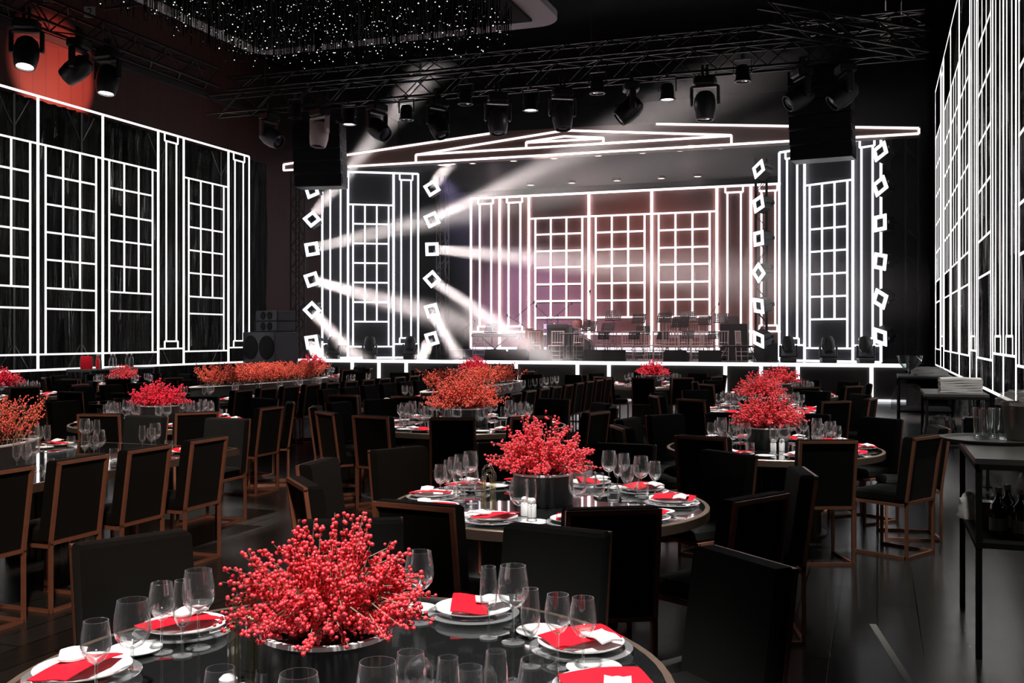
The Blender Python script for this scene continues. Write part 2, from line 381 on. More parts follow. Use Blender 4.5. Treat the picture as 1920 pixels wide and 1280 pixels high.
# left wall, from the far end towards us
y = 27.1; seq = 'PWPWWWPWPP'; cw = cp = 0
for i, k in enumerate(seq):
    wd_ = WW if k == 'W' else PW; y -= wd_
    if k == 'W': cw += 1; lb = 'window of white light bars on the left wall, %s' % rank(cw - 1, 6, 'farthest back', 'nearest', 'from the far end')
    else: cp += 1; lb = 'pilaster of white light bars on the left wall, %s' % rank(cp - 1, 5, 'farthest back', 'nearest', 'from the far end')
    led_module(k, Vector((-18.2, y, 0)), Vector((0, 1, 0)), 0, wd_, (.98, 1.34, 7.28), ZR, .042, .024, Vector((1, 0, 0)), M['ledw'], 'window_light_frame' if k == 'W' else 'pilaster_light_frame', lb)
y = 25.9; seq = 'WPWWWPWPPWPW'; cw = cp = 0; ZR2 = tuple(v + .13 for v in ZR)
for i, k in enumerate(seq):
    wd_ = WW if k == 'W' else PW; y -= wd_
    if k == 'W': cw += 1; lb = 'tall window of white light bars on the right wall, %s' % rank(cw - 1, 7, 'farthest back', 'nearest', 'from the far end')
    else: cp += 1; lb = 'tall pilaster of white light bars on the right wall, %s' % rank(cp - 1, 5, 'farthest back', 'nearest', 'from the far end')
    led_module(k, Vector((1.28, y, 0)), Vector((0, 1, 0)), 0, wd_, (1.1, 1.47, 7.45), ZR2, .026, .008, Vector((-1, 0, 0)), M['ledw'], 'window_light_frame' if k == 'W' else 'pilaster_light_frame', lb)
# steel posts that carry the left frames
for i, (yy) in enumerate((14.2, 18.2, 20.3, 23.2, 26.0)):
    mb = MB(); x = -18.45
    mb.bar((x, yy, 0), (x, yy, 7.25), .06); mb.bar((x, yy, 6.5), (x, yy - .45, 7.2), .03); mb.bar((x, yy, 6.5), (x, yy + .45, 7.2), .03)
    mb.bar((x, yy, 1.6), (x, yy - .5, .9), .03); mb.bar((x, yy, 1.6), (x, yy + .5, .9), .03); mb.box((x - .2, yy - .2, 0), (x + .2, yy + .2, .02))
    tag(mb.obj('scaffold_post', M['truss']), 'steel post with braces behind the left light frames, %s' % rank(i, 5, 'nearest', 'farthest back', 'from the near end'), 'post', 'posts behind the left light frames')

# ------------------------------------------------------------------ stage
SX0, SX1, SY = -18.0, .72, 29.3
struct(MB().box((SX0, SY, 0), (SX1, 39.9, 1.0)).obj('floor_stage', [M['stage']]))
mb = MB().box((SX0 + .05, SY + .1, 1.0), (SX1 - .05, 39.5, 1.012)); o = mb.obj('floor_stage_deck', M['deck']); struct(o)
st = MB(); st.box((SX0, SY - .05, .93), (SX1, SY, 1.03))
o = st.obj('stage_edge_light', M['ledb']); tag(o, 'long white light bar along the front edge of the stage', 'light bar')
tick = [661, 711, 762, 968, 1083, 1142, 1360, 1427, 1496, 1634]
for i, px in enumerate(tick):
    x = PY(px, 690, SY).x
    o = MB().box((x - .05, SY - .04, .02), (x + .05, SY, .925)).obj('stage_post_light', M['ledb'])
    tag(o, 'upright white light bar on the stage front, %s' % rank(i, len(tick)), 'light bar', 'upright bars on the stage front')
o = MB().box((PY(1640, 750, SY).x, SY - .05, .01), (SX1, SY, .07)).obj('floor_edge_light', M['ledb']); tag(o, 'short white light bar at floor level by the right end of the stage', 'light bar')
# back riser
struct(MB().box((-14.9, 34.2, 1.0), (-2.5, 36.15, 1.28)).obj('floor_riser', M['stage']))
o = MB().box((-14.6, 36.25, 1.0), (-2.85, 36.4, 7.0)).obj('stage_backdrop', M['backdrop']); tag(o, 'reddish brown backdrop panel behind the orchestra', 'backdrop')
o = MB().box((-13, 34.15, 1.24), (-3.4, 34.2, 1.28)).obj('riser_edge_light', M['ledb']); tag(o, 'thin white light bar along the edge of the orchestra riser', 'light bar')
x = -14.49; seq = 'PPWWWPP'; zr3 = (6.12, 5.52, 4.9, 4.3, 3.68, 3.06, 2.45); cw = cp = 0
for k in seq:
    wd_ = 2.305 if k == 'W' else 1.155
    if k == 'W': cw += 1; lb = '%s window of white light bars behind the orchestra' % ('left', 'middle', 'right')[cw - 1]
    else: cp += 1; lb = 'pilaster of white light bars behind the orchestra, %s' % rank(cp - 1, 4)
    led_module(k, Vector((x, 36.2, 0)), Vector((1, 0, 0)), 0, wd_, (1.32, 1.85, 6.97), zr3, .062, .035, Vector((0, -1, 0)), M['led'], 'window_light_frame' if k == 'W' else 'pilaster_light_frame', lb)
    x += wd_
zr4 = (6.14, 5.5, 4.85, 4.2, 3.55, 2.9, 2.25)
for side, A, B in (('left', Vector((-17.28, 29.95, 0)), Vector((-14.55, 31.56, 0))), ('right', Vector((-2.74, 31.5, 0)), Vector((.1, 29.9, 0)))):
    d = (B - A); Lg = d.length; d.normalize(); nrm = Vector((d.y, -d.x, 0)); s = 0
    back = -nrm * .06
    o = MB().add([A + back + Vector((0, 0, 1.012)), B + back + Vector((0, 0, 1.012)), B + back + Vector((0, 0, 7.2)), A + back + Vector((0, 0, 7.2)),
                  A + back * 2.5 + Vector((0, 0, 1.012)), B + back * 2.5 + Vector((0, 0, 1.012)), B + back * 2.5 + Vector((0, 0, 7.2)), A + back * 2.5 + Vector((0, 0, 7.2))],
                 [(0, 1, 2, 3), (7, 6, 5, 4), (0, 4, 5, 1), (1, 5, 6, 2), (2, 6, 7, 3), (3, 7, 4, 0)]).obj('portal_panel', M['tower'])
    tag(o, 'dark angled panel at the %s side of the stage opening' % side, 'panel')
    for j, (k, f) in enumerate((('P', .265), ('W', .475), ('P', .26))):
        w_ = Lg * f
        nm = 'window of cool white light bars on the %s stage wing' % side if k == 'W' else '%s pilaster of cool white light bars on the %s stage wing' % ('inner' if (j == 2) == (side == 'left') else 'outer', side)
        led_module(k, A, d, s, s + w_, (1.05, 1.42, 7.22), zr4, .052, .03, nrm, M['ledb'], 'window_light_frame' if k == 'W' else 'pilaster_light_frame', nm); s += w_
# pediment
pz = SY
def P2(px, py): v = PY(px, py, pz - .05); return (v.x, v.z)
face = [P2(528, 321), P2(528, 303), P2(917, 247), P2(1230, 229), P2(1726, 236), P2(1726, 253)]
root = thing('pediment', 'wide brown pediment with white light bars over the stage', 'pediment', (0, 0, 0))
MB().prism(face, pz, pz + .35).obj('panel', M['pedi'], root)
def ledline(mb, pts, w=.058, closed=False):
    for a, b in zip(pts, pts[1:] + (pts[:1] if closed else [])):
        mb.bar((a[0], pz - .02, a[1]), (b[0], pz - .02, b[1]), .04, w) if abs(a[0] - b[0]) > .02 else mb.box((a[0] - w / 2, pz - .04, min(a[1], b[1])), (a[0] + w / 2, pz, max(a[1], b[1])))
m1 = MB(); ledline(m1, [P2(917, 250), P2(531, 308), P2(531, 319), P2(1723, 250), P2(1723, 240), P2(1230, 232)]); m1.obj('outer_light_bar', M['led'], root)
m1 = MB(); ledline(m1, [P2(779, 303), P2(779, 290), P2(1058, 244), P2(1371, 253), P2(1371, 271)]); ledline(m1, [P2(779, 290), P2(1371, 254)]); m1.obj('middle_light_bar', M['led'], root)
m1 = MB(); ledline(m1, [P2(986, 277), P2(986, 266), P2(1058, 255), P2(1131, 258), P2(1131, 269)]); ledline(m1, [P2(986, 267), P2(1131, 259)]); m1.obj('inner_light_bar', M['led'], root)
# header scrim and soffit downlights over the stage
struct(MB().box((-17.8, 29.7, 7.25), (.4, 36.3, 7.35)).obj('ceiling_stage', M['black']))
for i, (px, py) in enumerate(((884, 305), (961, 301), (1037, 296), (1120, 291), (1203, 286), (1273, 281), (1350, 276))):
    p = PY(px, py, 29.9); r_ = thing('soffit_downlight', 'glowing downlight in the front row under the pediment, %s' % rank(i, 7), 'downlight', (p.x, 30.0, 7.2), 0, 'front row of stage downlights')
    MB().lathe([(0, .05), (.13, .05), (.13, -.03), (.1, -.03)], 16).obj('housing', M['fixture'], r_); MB().lathe([(0, -.02), (.1, -.02), (.0, -.035)], 16).obj('lens', M['litc'], r_)
    spot('soffit_light', (p.x, 30.0, 7.1), (p.x, 30.1, 1), 260, (1, .6, .5), 16, .8, .08)
for i, (px, py) in enumerate(((995, 348), (1072, 343), (1157, 340), (1240, 335), (1308, 331))):
    p = PY(px, py, 35.0); r_ = thing('soffit_downlight', 'small lit downlight in the back row over the orchestra, %s' % rank(i, 5), 'downlight', (p.x, 35.0, 7.2), 0, 'back row of stage downlights')
    MB().lathe([(0, .05), (.15, .05), (.15, -.03), (.12, -.03)], 16).obj('housing', M['fixture'], r_); MB().lathe([(0, -.02), (.12, -.02), (.0, -.035)], 16).obj('lens', M['litc'], r_)

# square-ring beam fixtures in four columns
def ring_fixture(p, roll, aim, label, group, beam=None):
    """p position; aim unit vector of the lamp face; roll in degrees about it"""
    root = thing('square_beam_light', label, 'stage light', p, 0, group)
    q = Vector(aim).to_track_quat('Z', 'Y') @ Matrix.Rotation(R(roll), 3, 'Z').to_quaternion()
    root.rotation_mode = 'QUATERNION'; root.rotation_quaternion = q
    MB().rbox((-.2, -.2, -.32), (.2, .2, 0), .03).obj('housing', M['fixture'], root)
    rg = MB()
    for a, b in (((-.22, -.22), (.22, -.12)), ((-.22, .12), (.22, .22)), ((-.22, -.12), (-.12, .12)), ((.12, -.12), (.22, .12))): rg.box((*a, 0), (*b, .03))
    rg.obj('light_ring', M['ledb'], root)
    gr = MB(); gr.box((-.14, -.14, .0), (.14, .14, .004)); gr.obj('lens_plate', M['lens'], root)
    cl = MB()
    for i in (-1, 0, 1):
        for j in (-1, 0, 1): cl.lathe([(0, .018), (.026, .015), (.032, .004)], 10, (i * .074, j * .074, 0))
    cl.obj('lens_cells', M['fixgrey'], root)
    yk = MB(); yk.box((-.26, -.04, -.3), (-.21, .04, -.05)); yk.box((.21, -.04, -.3), (.26, .04, -.05)); yk.box((-.26, -.05, -.38), (.26, .05, -.33)); yk.obj('yoke', M['fixture'], root)
    if beam:
        l = bpy.data.lights.new('beam_light', 'AREA'); l.shape = 'SQUARE'; l.size = .27; l.energy = beam; l.color = (1, .86, .84); l.spread = R(9)
        lo = bpy.data.objects.new('beam_light', l); COL.objects.link(lo); lo.parent = root; lo.location = (0, 0, .05); lo.rotation_euler = (math.pi, 0, 0)
    return root
def dirv(ax, az, tow):                  # across, up, towards the hall
    return Vector((ax, -tow, az)).normalized()
cols = [('outer left', 585, 29.5, [(357, 20, None, 0), (411, 42, (800, 140), 60), (467, 10, (880, 395), 45), (524, 18, (760, 574), 50), (581, 42, (678, 676), 50), (641, 8, (607, 677), 50)]),
        ('inner left', 810, 31.3, [(353, 32, (850, 300), 40), (412, 25, (940, 352), 45), (467, 2, (975, 482), 55), (523, 40, (935, 608), 55), (582, 14, (866, 676), 55), (635, 14, (788, 677), 55)]),
        ('inner right', 1423, 31.3, [(317, 32, None, 0), (382, 20, None, 0), (447, 4, None, 0), (511, 38, None, 0), (573, -8, None, 0), (636, -20, None, 0)]),
        ('outer right', 1651, 29.5, [(284, 30, None, 0), (349, 30, None, 0), (418, 4, None, 0), (490, -12, None, 0), (560, -30, None, 0), (631, -16, None, 0)])]
BEAMS = []
for cn, px, Yc, rows in cols:
    for i, (py, roll, bd, pw) in enumerate(rows):
        p = PY(px, py, Yc)
        left = 'left' in cn
        if bd: bd = (PY(bd[0], bd[1], Yc - 1.3) - p).normalized()
        aim = bd if bd else (dirv(.25, .1, 1) if left else dirv(-.55, (450 - py) / 700, .55))
        lb = 'square beam light with glowing ring in the %s column, %s' % (cn, rank(i, 6, 'topmost', 'lowest', 'from the top'))
        # the ring faces the hall, the beam leaves along its own direction
        face = (aim + Vector((-.1, -1.0, 0)) * 1.6).normalized() if left else aim
        root = ring_fixture(p, roll, face, lb, 'square beam lights in the %s column' % cn)
        if bd: BEAMS.append((p + face * .1 + bd * .22, bd, pw))
    x = PY(px, 500, Yc).x + {'outer left': -.62, 'outer right': .0, 'inner left': .1, 'inner right': 0}[cn]
    tr = MB(); zt = 7.15; yb = Yc + (.15 if cn == 'outer left' else .62)
    if cn == 'outer right': x += .8; yb = Yc + .15
    for dx in (-.16, .16):
        for dy in (-.16, .16): tr.bar((x + dx, yb + dy, 1.03), (x + dx, yb + dy, zt), .04)
    z = 1.1; f = 1
    while z < zt - .4:
        for dx in (-.16, .16): tr.bar((x + dx, yb - .16 * f, z), (x + dx, yb + .16 * f, z + .36), .02)
        for dy in (-.16, .16): tr.bar((x - .16 * f, yb + dy, z), (x + .16 * f, yb + dy, z + .36), .02)
        z += .36; f = -f
    tr.box((x - .3, yb - .3, 1.013), (x + .3, yb + .3, 1.03))
    tag(tr.obj('truss_tower', M['truss']), 'dark lattice tower carrying the %s column of square lights' % cn, 'truss')
for p, d, pw in BEAMS:
    l = bpy.data.lights.new('beam_light', 'AREA'); l.shape = 'SQUARE'; l.size = .3; l.energy = pw * 3.6; l.color = (1, .86, .84); l.spread = R(9)
    lo = bpy.data.objects.new('beam_light', l); COL.objects.link(lo); lo.location = p; lo.rotation_euler = d.to_track_quat('-Z', 'Y').to_euler()

# haze over the stage
hz = bpy.data.materials.new('haze'); hz.use_nodes = True; hz.node_tree.nodes.clear()
out = N(hz, 'ShaderNodeOutputMaterial'); vs_ = N(hz, 'ShaderNodeVolumeScatter'); vs_.inputs['Density'].default_value = .012; vs_.inputs['Anisotropy'].default_value = .3
L(hz, vs_.outputs[0], out.inputs['Volume'])
sec = [(26.6, 1.05), (33.9, 1.05), (33.9, 1.4), (36.1, 1.4), (36.1, 7.15), (29.2, 7.15), (29.2, 9.8), (26.6, 9.8)]; mbh = MB(); n = len(sec)
mbh.add([(-19.1, a, b) for a, b in sec] + [(1.2, a, b) for a, b in sec], [tuple(range(n)), tuple(range(2 * n - 1, n - 1, -1))] + [(i, i + n, (i + 1) % n + n, (i + 1) % n) for i in range(n)])
o = mbh.obj('stage_haze', hz)
import bmesh
bm_ = bmesh.new(); bm_.from_mesh(o.data); bmesh.ops.recalc_face_normals(bm_, faces=bm_.faces); bm_.to_mesh(o.data); bm_.free(); tag(o, 'thin smoky haze hanging over the stage', 'haze', kind='stuff')

# ------------------------------------------------------------------ rig: trusses, moving heads, speakers, signs
def box_truss(name, a, b, w, label, sub=.55, r=.025):
    a, b = Vector(a), Vector(b); d = (b - a); Lg = d.length; d.normalize(); side = d.cross(Vector((0, 0, 1))).normalized() * w / 2; up = Vector((0, 0, w / 2))
    mb = MB(); cs = [side + up, side - up, -side - up, -side + up]
    for c in cs: mb.bar(a + c, b + c, r * 2)
    n = int(Lg / sub)
    for i in range(n):
        p, q = a + d * (Lg * i / n), a + d * (Lg * (i + 1) / n)
        for k in range(4):
            c1, c2 = cs[k], cs[(k + 1) % 4]
            if (i + k) % 2: c1, c2 = c2, c1
            mb.bar(p + c1, q + c2, r)
    return tag(mb.obj(name, M['truss']), label, 'truss')
box_truss('lighting_truss', (-17.3, 24, 8.1), (1.0, 24, 8.1), .5, 'long lighting truss hung across the hall in front of the stage')
box_truss('lighting_truss', (-17.3, 24.9, 8.9), (1.0, 24.9, 8.9), .35, 'upper second truss behind the long front lighting truss')
box_truss('lighting_truss', (-17.0, 8, 8.75), (-17.0, 23.6, 8.75), .5, 'lighting truss running along the left wall')
box_truss('lighting_truss', (-2.2, 21.5, 8.3), (.9, 23.6, 8.0), .45, 'short slanting truss end above the right speaker array', r=.03)
for i, (a, b) in enumerate((((-15.5, 21.0, 9.75), (-11.8, 21.0, 9.75)), ((-17.5, 20.0, 9.6), (-13.2, 20.0, 9.6)), ((-7, 21, 9.7), (1.2, 21, 9.7)))):
    tag(MB().tube([a, b], .03, 8).obj('ceiling_pipe', M['fixgrey']), ('pale pipe under the ceiling beside the number 2 card', 'pale pipe under the ceiling above the left truss', 'dark pipe under the ceiling at the right')[i], 'pipe')
for i, (x, y) in enumerate(((-15.6, 24), (-11, 24), (-6.5, 24), (-2.2, 24), (.5, 24))):
    tag(MB().tube([(x, y, 8.36), (x, y, 11)], .012, 5).obj('hanging_cable', M['fixgrey']), 'steel cable holding the long front truss, %s' % rank(i, 5), 'cable', 'cables of the front truss')

def moving_head(label, group=None, lit=False, grey='fixture'):
    """hangs down from its origin: base, yoke, head with lens"""
    root = thing('moving_head_light', label, 'stage light', (0, 0, 0), 0, group); m = M[grey]
    MB().rbox((-.19, -.14, -.16), (.19, .14, 0), .03).obj('base', M['fixture'], root)
    MB().box((-.06, -.03, 0), (-.02, .03, .2)).box((.02, -.03, 0), (.06, .03, .2)).obj('clamp', M['truss'], root)
    y = MB(); y.rbox((-.24, -.06, -.2), (.24, .06, -.16), .015); y.rbox((-.26, -.06, -.52), (-.21, .06, -.17), .02); y.rbox((.21, -.06, -.52), (.26, .06, -.17), .02); y.obj('yoke', m, root)
    h = bpy.data.objects.new('head', MB().lathe([(0, -.2), (.1, -.2), (.16, -.14), (.19, -.02), (.19, .12), (.165, .26), (.15, .3), (.13, .3), (.13, .27), (0, .27)], 20).mesh('head', m, True))
    COL.objects.link(h); h.parent = root; h.location = (0, 0, -.47)
    ln = MB().lathe([(.0, .29), (.08, .285), (.128, .272)], 20).obj('lens', M['lit' if lit else 'lens'], h)
    return root
PH = {}
def put_head(key, loc, tilt, pan, label, lit=False, grey='fixture', scale=1.0, group=None):
    k = (lit, grey)
    if k not in PH: PH[k] = Proto(moving_head(label, group, lit, grey))
    o = PH[k].put(loc, R(pan), scale); o['label'] = label
    if group: o['group'] = group
    for c in o.children_recursive:
        if c.name.startswith('head'): c.rotation_euler = (R(tilt), 0, 0)
    return o
def par(loc, label, lit, group=None, scale=1.0):
    root = thing('par_light', label, 'stage light', loc, 0, group)
    MB().lathe([(0, 0), (.09, 0), (.12, -.06), (.13, -.26), (.155, -.28), (.155, -.3), (.12, -.3), (.12, -.27), (0, -.27)], 18).obj('housing', M['fixture'], root, True)
    MB().box((-.17, -.02, -.15), (-.15, .02, .1)).box((.15, -.02, -.15), (.17, .02, .1)).box((-.17, -.02, .1), (.17, .02, .12)).box((-.03, -.03, .12), (.03, .03, .2)).obj('bracket', M['fixgrey'], root)
    MB().lathe([(0, -.29), (.08, -.288), (.118, -.28)], 18).obj('lens', M['lit' if lit else 'lens'], root)
    root.scale = (scale,) * 3
    if lit: spot('par_beam', Vector(loc) - Vector((0, 0, .32)), Vector(loc) + Vector((.0, -.3, -6)), 200, (1, .8, .8), 22, .7, .1)
    return root
FY = 24
def rig(px, Y=FY): return PY(px, 200, Y).x
heads = [(608, 24, 172, -20, 'pale'), (715, 24, 125, 70, 'fixture'), (828, 24, 150, 60, 'fixture'), (940, 24, 170, 30, 'fixgrey'), (1060, 24, 168, 30, 'fixgrey'),
         (1188, 24, 130, -70, 'fixture'), (1325, 24, 178, 0, 'fixgrey'), (1505, 24, 120, -60, 'fixture'), (1586, 24, 130, -70, 'fixture'), (515, 24, 120, 80, 'fixgrey')]
for i, (px, Y, tilt, pan, g) in enumerate(sorted(heads)):
    put_head(None, (rig(px), Y - .25, 7.72), tilt, pan, 'moving head light hanging from the long front truss, %s' % rank(i, len(heads)), False, g, 1.3, 'moving heads on the front truss')
ps = [(563, 0), (663, 1), (770, 0), (880, 0), (1001, 1), (1125, 0), (1255, 1), (1395, 0)]
for i, (px, lt) in enumerate(ps):
    par((rig(px), FY - .25, 7.62 if lt or px == 770 else 7.9), '%s round par light on the long front truss, %s' % ('lit' if lt else 'unlit', rank(i, len(ps))), lt, 'par lights on the front truss', 1.25)
for i, (px, py, lt, tilt, pan) in enumerate(((50, 70, 1, 165, 25), (148, 105, 0, 125, -75), (202, 125, 1, 172, 0))):
    u = (px - 960) / F; t = -17.0 / (-SN + CS * u); p = C(u * t, t, H - (py - HY) / F * t + .35)
    p.z = 8.46
    put_head(None, p, tilt, pan, ('big lit moving head on the left wall truss, at the picture edge', 'dark tilted moving head on the left wall truss', 'lit moving head on the left wall truss, next to the tilted one')[i], bool(lt), 'fixture', 1.35)
def line_array(x, y, label, n=5, w=1.3, yaw=0):
    root = thing('speaker_array', label, 'speaker', (x, y, 5.9), R(yaw))
    for k in range(n):
        z = k * .34; off = .02 * (n - 1 - k) ** 1.6
        c = MB().prism([(-w / 2, z), (w / 2, z), (w / 2, z + .33), (-w / 2, z + .33)], .12 + off, .75 + off).obj('cabinet', M['fixture'], root)
        MB().box((-w / 2 + .02, .09 + off, z + .02), (w / 2 - .02, .12 + off, z + .31)).obj('grille', M['fixgrey' if False else 'black'], c)
        g = MB()
        for sx in (-1, 1):
            g.box((sx * w / 2 - .01, .2 + off, z + .08), (sx * w / 2 + .012, .5 + off, z + .25))
        g.obj('side_plate', M['purple'], c)
    MB().box((-w / 2 + .1, .1, n * .34), (w / 2 - .1, .8, n * .34 + .08)).obj('rigging_frame', M['truss'], root)
    MB().bar((-.3, .4, n * .34), (-.1, .4, 11 - 5.9), .03).bar((.3, .4, n * .34), (.1, .4, 11 - 5.9), .03).obj('hoist_chain', M['truss'], root)
line_array(-14.5, 24.7, 'black hanging line array speaker at the left of the stage', 5, 1.35, 12)
line_array(-1.3, 24.6, 'black hanging line array speaker at the right of the stage', 6, 1.4, -8)
# stacked floor speakers left of the stage
z = 0
for i, (w, h, d) in enumerate(((1.5, .95, .9), (1.5, .95, .9), (1.0, .32, .7), (1.0, .32, .7))):
    root = thing('floor_speaker', ('lowest big subwoofer of the floor speaker stack left of the stage', 'upper big subwoofer of the floor speaker stack left of the stage', 'lower small cabinet on top of the floor speaker stack', 'topmost small cabinet of the floor speaker stack left of the stage')[i], 'speaker', (-16.95 + (.18 if i > 1 else 0) - 2.35 + 2.0, 26.9, z), R(-18))
    MB().rbox((-w / 2, -d / 2, 0), (w / 2, d / 2, h - .01), .02).obj('cabinet', M['purple'], root)
    mb = MB()
    for sx in ((-.5, .5) if i < 2 else (-.3, .3)): mb.lathe([(0, 0), (h * .34, .012), (h * .38, 0)], 20, mtx=Matrix.Translation((sx * w * .5, -d / 2 - .005, h / 2)) @ Matrix.Rotation(R(90), 4, 'X'))
    mb.obj('speaker_cone', M['black'], root)
    z += h
# number cards
def text_mesh(name, body, size, m, parent, loc, rot):
    c = bpy.data.curves.new(name, 'FONT'); c.body = body; c.size = size; c.extrude = .003; c.align_x = 'CENTER'; c.align_y = 'CENTER'
    t = bpy.data.objects.new(name, c); COL.objects.link(t)
    dg = bpy.context.evaluated_depsgraph_get(); me = bpy.data.meshes.new_from_object(t.evaluated_get(dg)); bpy.data.objects.remove(t)
    me.materials.clear(); me.materials.append(m); o = bpy.data.objects.new(name, me); COL.objects.link(o); o.parent = parent; o.location = loc; o.rotation_euler = rot; return o
for ch, px, py, D, s_ in (('1', 92, -4, 24, .27), ('2', 168, 23, 24, .27), ('6', 1661, 40, 24, .25), ('7', 1662, 56, 24.3, .24), ('8', 1660, 71, 24.6, .24)):
    p = PD(px, D, H - (py - HY) / F * D); root = thing('number_card', 'pale card with the number %s %s' % {'1': ('one', 'at the top left edge of the picture'), '2': ('two', 'beside the pale pipe at upper left'), '6': ('six', 'topmost of the three at upper right'), '7': ('seven', 'between six and eight at upper right'), '8': ('eight', 'lowest of the three at upper right')}[ch], 'sign', p, R(19.5))
    MB().box((-s_ / 2, 0, -s_ / 2), (s_ / 2, .01, s_ / 2)).obj('card', M['sign'], root)
    text_mesh('numeral', ch, s_ * .95, M['black'], root, (0, -.004, 0), (R(90), 0, 0))
    MB().tube([(0, .02, s_ / 2), (0, .02, 11 - p.z)], .008, 5).obj('hanging_wire', M['fixgrey'], root)

# hanging tinsel chandelier with tiny lamps
rnd = random.Random(3)
ch = thing('tinsel_chandelier', 'huge black tinsel chandelier full of tiny white points of light', 'chandelier', (-8.25, 12.2, 6.6))
st_ = MB(); sp_ = MB(); cx, cy = 2.62, 4.5
for i in range(5200):
    x, y_ = rnd.uniform(-cx, cx), rnd.uniform(-cy, cy)
    if math.hypot(max(0, abs(x) - cx + 1), max(0, abs(y_) - cy + 1)) > 1: continue
    lo = rnd.random() ** 1.5 * .4; st_.tube([(x, y_, lo), (x, y_, .56)], .006, 3)
    if rnd.random() < .5: sp_.octa((x, y_, lo + rnd.random() * .25), .004 + .010 * rnd.random() ** 2)
st_.obj('tinsel_strands', M['foil'], ch)['kind'] = 'stuff'
M['star'] = mat('tiny_lamps', (1, 1, 1), .4, emit=(1, 1, .96), es=2.2)
o = sp_.obj('tiny_lamps', M['star'], ch); o['kind'] = 'stuff'
MB().box((-cx - .05, -cy - .05, .55), (cx + .05, cy + .05, .59)).obj('mounting_plate', M['black'], ch)
# pale rounded ceiling raft whose corner shows to the right of the chandelier
mb = MB(); pts = []
w_, l_, rr = 3.1, 6.0, .5
for cxx, cyy, a0 in ((w_ - rr, l_ - rr, 0), (-w_ + rr, l_ - rr, 90), (-w_ + rr, -l_ + rr, 180), (w_ - rr, -l_ + rr, 270)):
    for k in range(7): a = R(a0 + 15 * k); pts.append((cxx + rr * math.cos(a), cyy + rr * math.sin(a)))
n = len(pts); mb.add([(x, y_, 0) for x, y_ in pts] + [(x, y_, .12) for x, y_ in pts], [tuple(range(n - 1, -1, -1)), tuple(range(n, 2 * n))] + [(i, (i + 1) % n, n + (i + 1) % n, n + i) for i in range(n)])
M['raft'] = mat('lilac_white_raft', (.5, .45, .5), .5)
o = mb.obj('ceiling_raft', M['raft'], loc=(-8.25, 11.25, 7.2)); tag(o, 'lilac white ceiling raft with rounded corners above the chandelier', 'ceiling panel')

# ------------------------------------------------------------------ stage equipment
def stage_head(px, Y, label):
    p = PY(px, 670, Y); root = thing('stage_moving_head', label, 'stage light', (p.x, Y, 1.014), R(15), 'moving heads standing on the stage edge')
    MB().rbox((-.2, -.2, 0), (.2, .2, .15), .03).obj('base', M['fixture'], root)
    MB().rbox((-.25, -.06, .15), (-.2, .06, .5), .02).rbox((.2, -.06, .15), (.25, .06, .5), .02).rbox((-.25, -.06, .15), (.25, .06, .2), .02).obj('yoke', M['fixture'], root)
    h = MB().lathe([(0, -.2), (.12, -.19), (.18, -.05), (.18, .12), (.15, .24), (.13, .24), (0, .22)], 18).obj('head', M['fixture'], root, True); h.location = (0, 0, .48); h.rotation_euler = (R(-25), 0, 0)
xs = [(624, 29.62), (693, 30.2), (769, 30.6), (1478, 30.2), (1553, 29.95), (1623, 29.75)]
for i, (px, Y) in enumerate(xs): stage_head(px, Y, 'black moving head standing on the stage edge, %s' % rank(i, 6))
for i, px in enumerate((925, 965, 1010, 1108, 1150, 1262, 1330)):
    p = PY(px, 670, 29.9); o = MB().prism([(-.3, 0), (.3, 0), (.3, .3), (-.3, .3)], 0, .01)
    root = thing('floor_monitor', 'black wedge monitor at the front of the stage, %s' % rank(i, 7), 'speaker', (p.x, 30.0, 1.014), R((-1) ** i * 8), 'wedge monitors along the stage front')
    mb = MB(); vs = [(-.33, 0, 0), (.33, 0, 0), (.33, .12, .34), (-.33, .12, .34), (-.33, .42, .2), (.33, .42, .2), (-.33, .42, 0), (.33, .42, 0)]
    mb.add(vs, [(0, 1, 2, 3), (3, 2, 5, 4), (4, 5, 7, 6), (0, 6, 7, 1), (0, 3, 4, 6), (1, 7, 5, 2)]); mb.obj('cabinet', M['fixture'], root)
    mb = MB(); mb.add([(-.28, .37, .245), (.28, .37, .245), (.28, .15, .345), (-.28, .15, .345)], [(0, 1, 2, 3)]); mb.obj('grille', M['grey'], root)
    bpy.data.objects.remove(o.obj('tmp', M['black'])) if False else None
def music_stand(label):
    root = thing('music_stand', label, 'music stand', (0, 0, 0), 0, 'orchestra music stands')
    mb = MB(); q = Matrix.Translation((0, 0, 1.1)) @ Matrix.Rotation(R(-22), 4, 'X')
    for k in range(6): mb.box((-.26, -.005, -.17 + k * .062), (.26, .005, -.135 + k * .062), q)
    for k in range(9): mb.box((-.26 + k * .0605, -.004, -.17), (-.224 + k * .0605, .004, .175), q)
    mb.box((-.26, -.06, -.18), (.26, .005, -.165), q); mb.obj('desk', M['fixture'], root)
    MB().tube([(0, 0, .25), (0, 0, 1.08)], .012, 6).obj('pole', M['fixture'], root)
    for k in range(3):
        a = R(90 + 120 * k); MB().tube([(0, 0, .3), (math.cos(a) * .27, math.sin(a) * .27, .01)], .01, 5).obj('leg', M['fixture'], root)
    return root
ms = Proto(music_stand('')); stands = [(1105, 610, 33.0), (1140, 613, 32.2), (1132, 632, 31.0), (1206, 618, 32.6), (1189, 631, 31.4), (1242, 628, 31.6), (1244, 644, 30.9), (1198, 596, 34.6), (1246, 594, 34.6), (1291, 592, 34.6), (1276, 602, 33.4), (1290, 626, 31.8), (1322, 600, 34.4), (1338, 627, 31.8), (1352, 595, 34.7), (1372, 600, 34.4), (1150, 590, 34.7), (922, 614, 31.6)]
tops = []
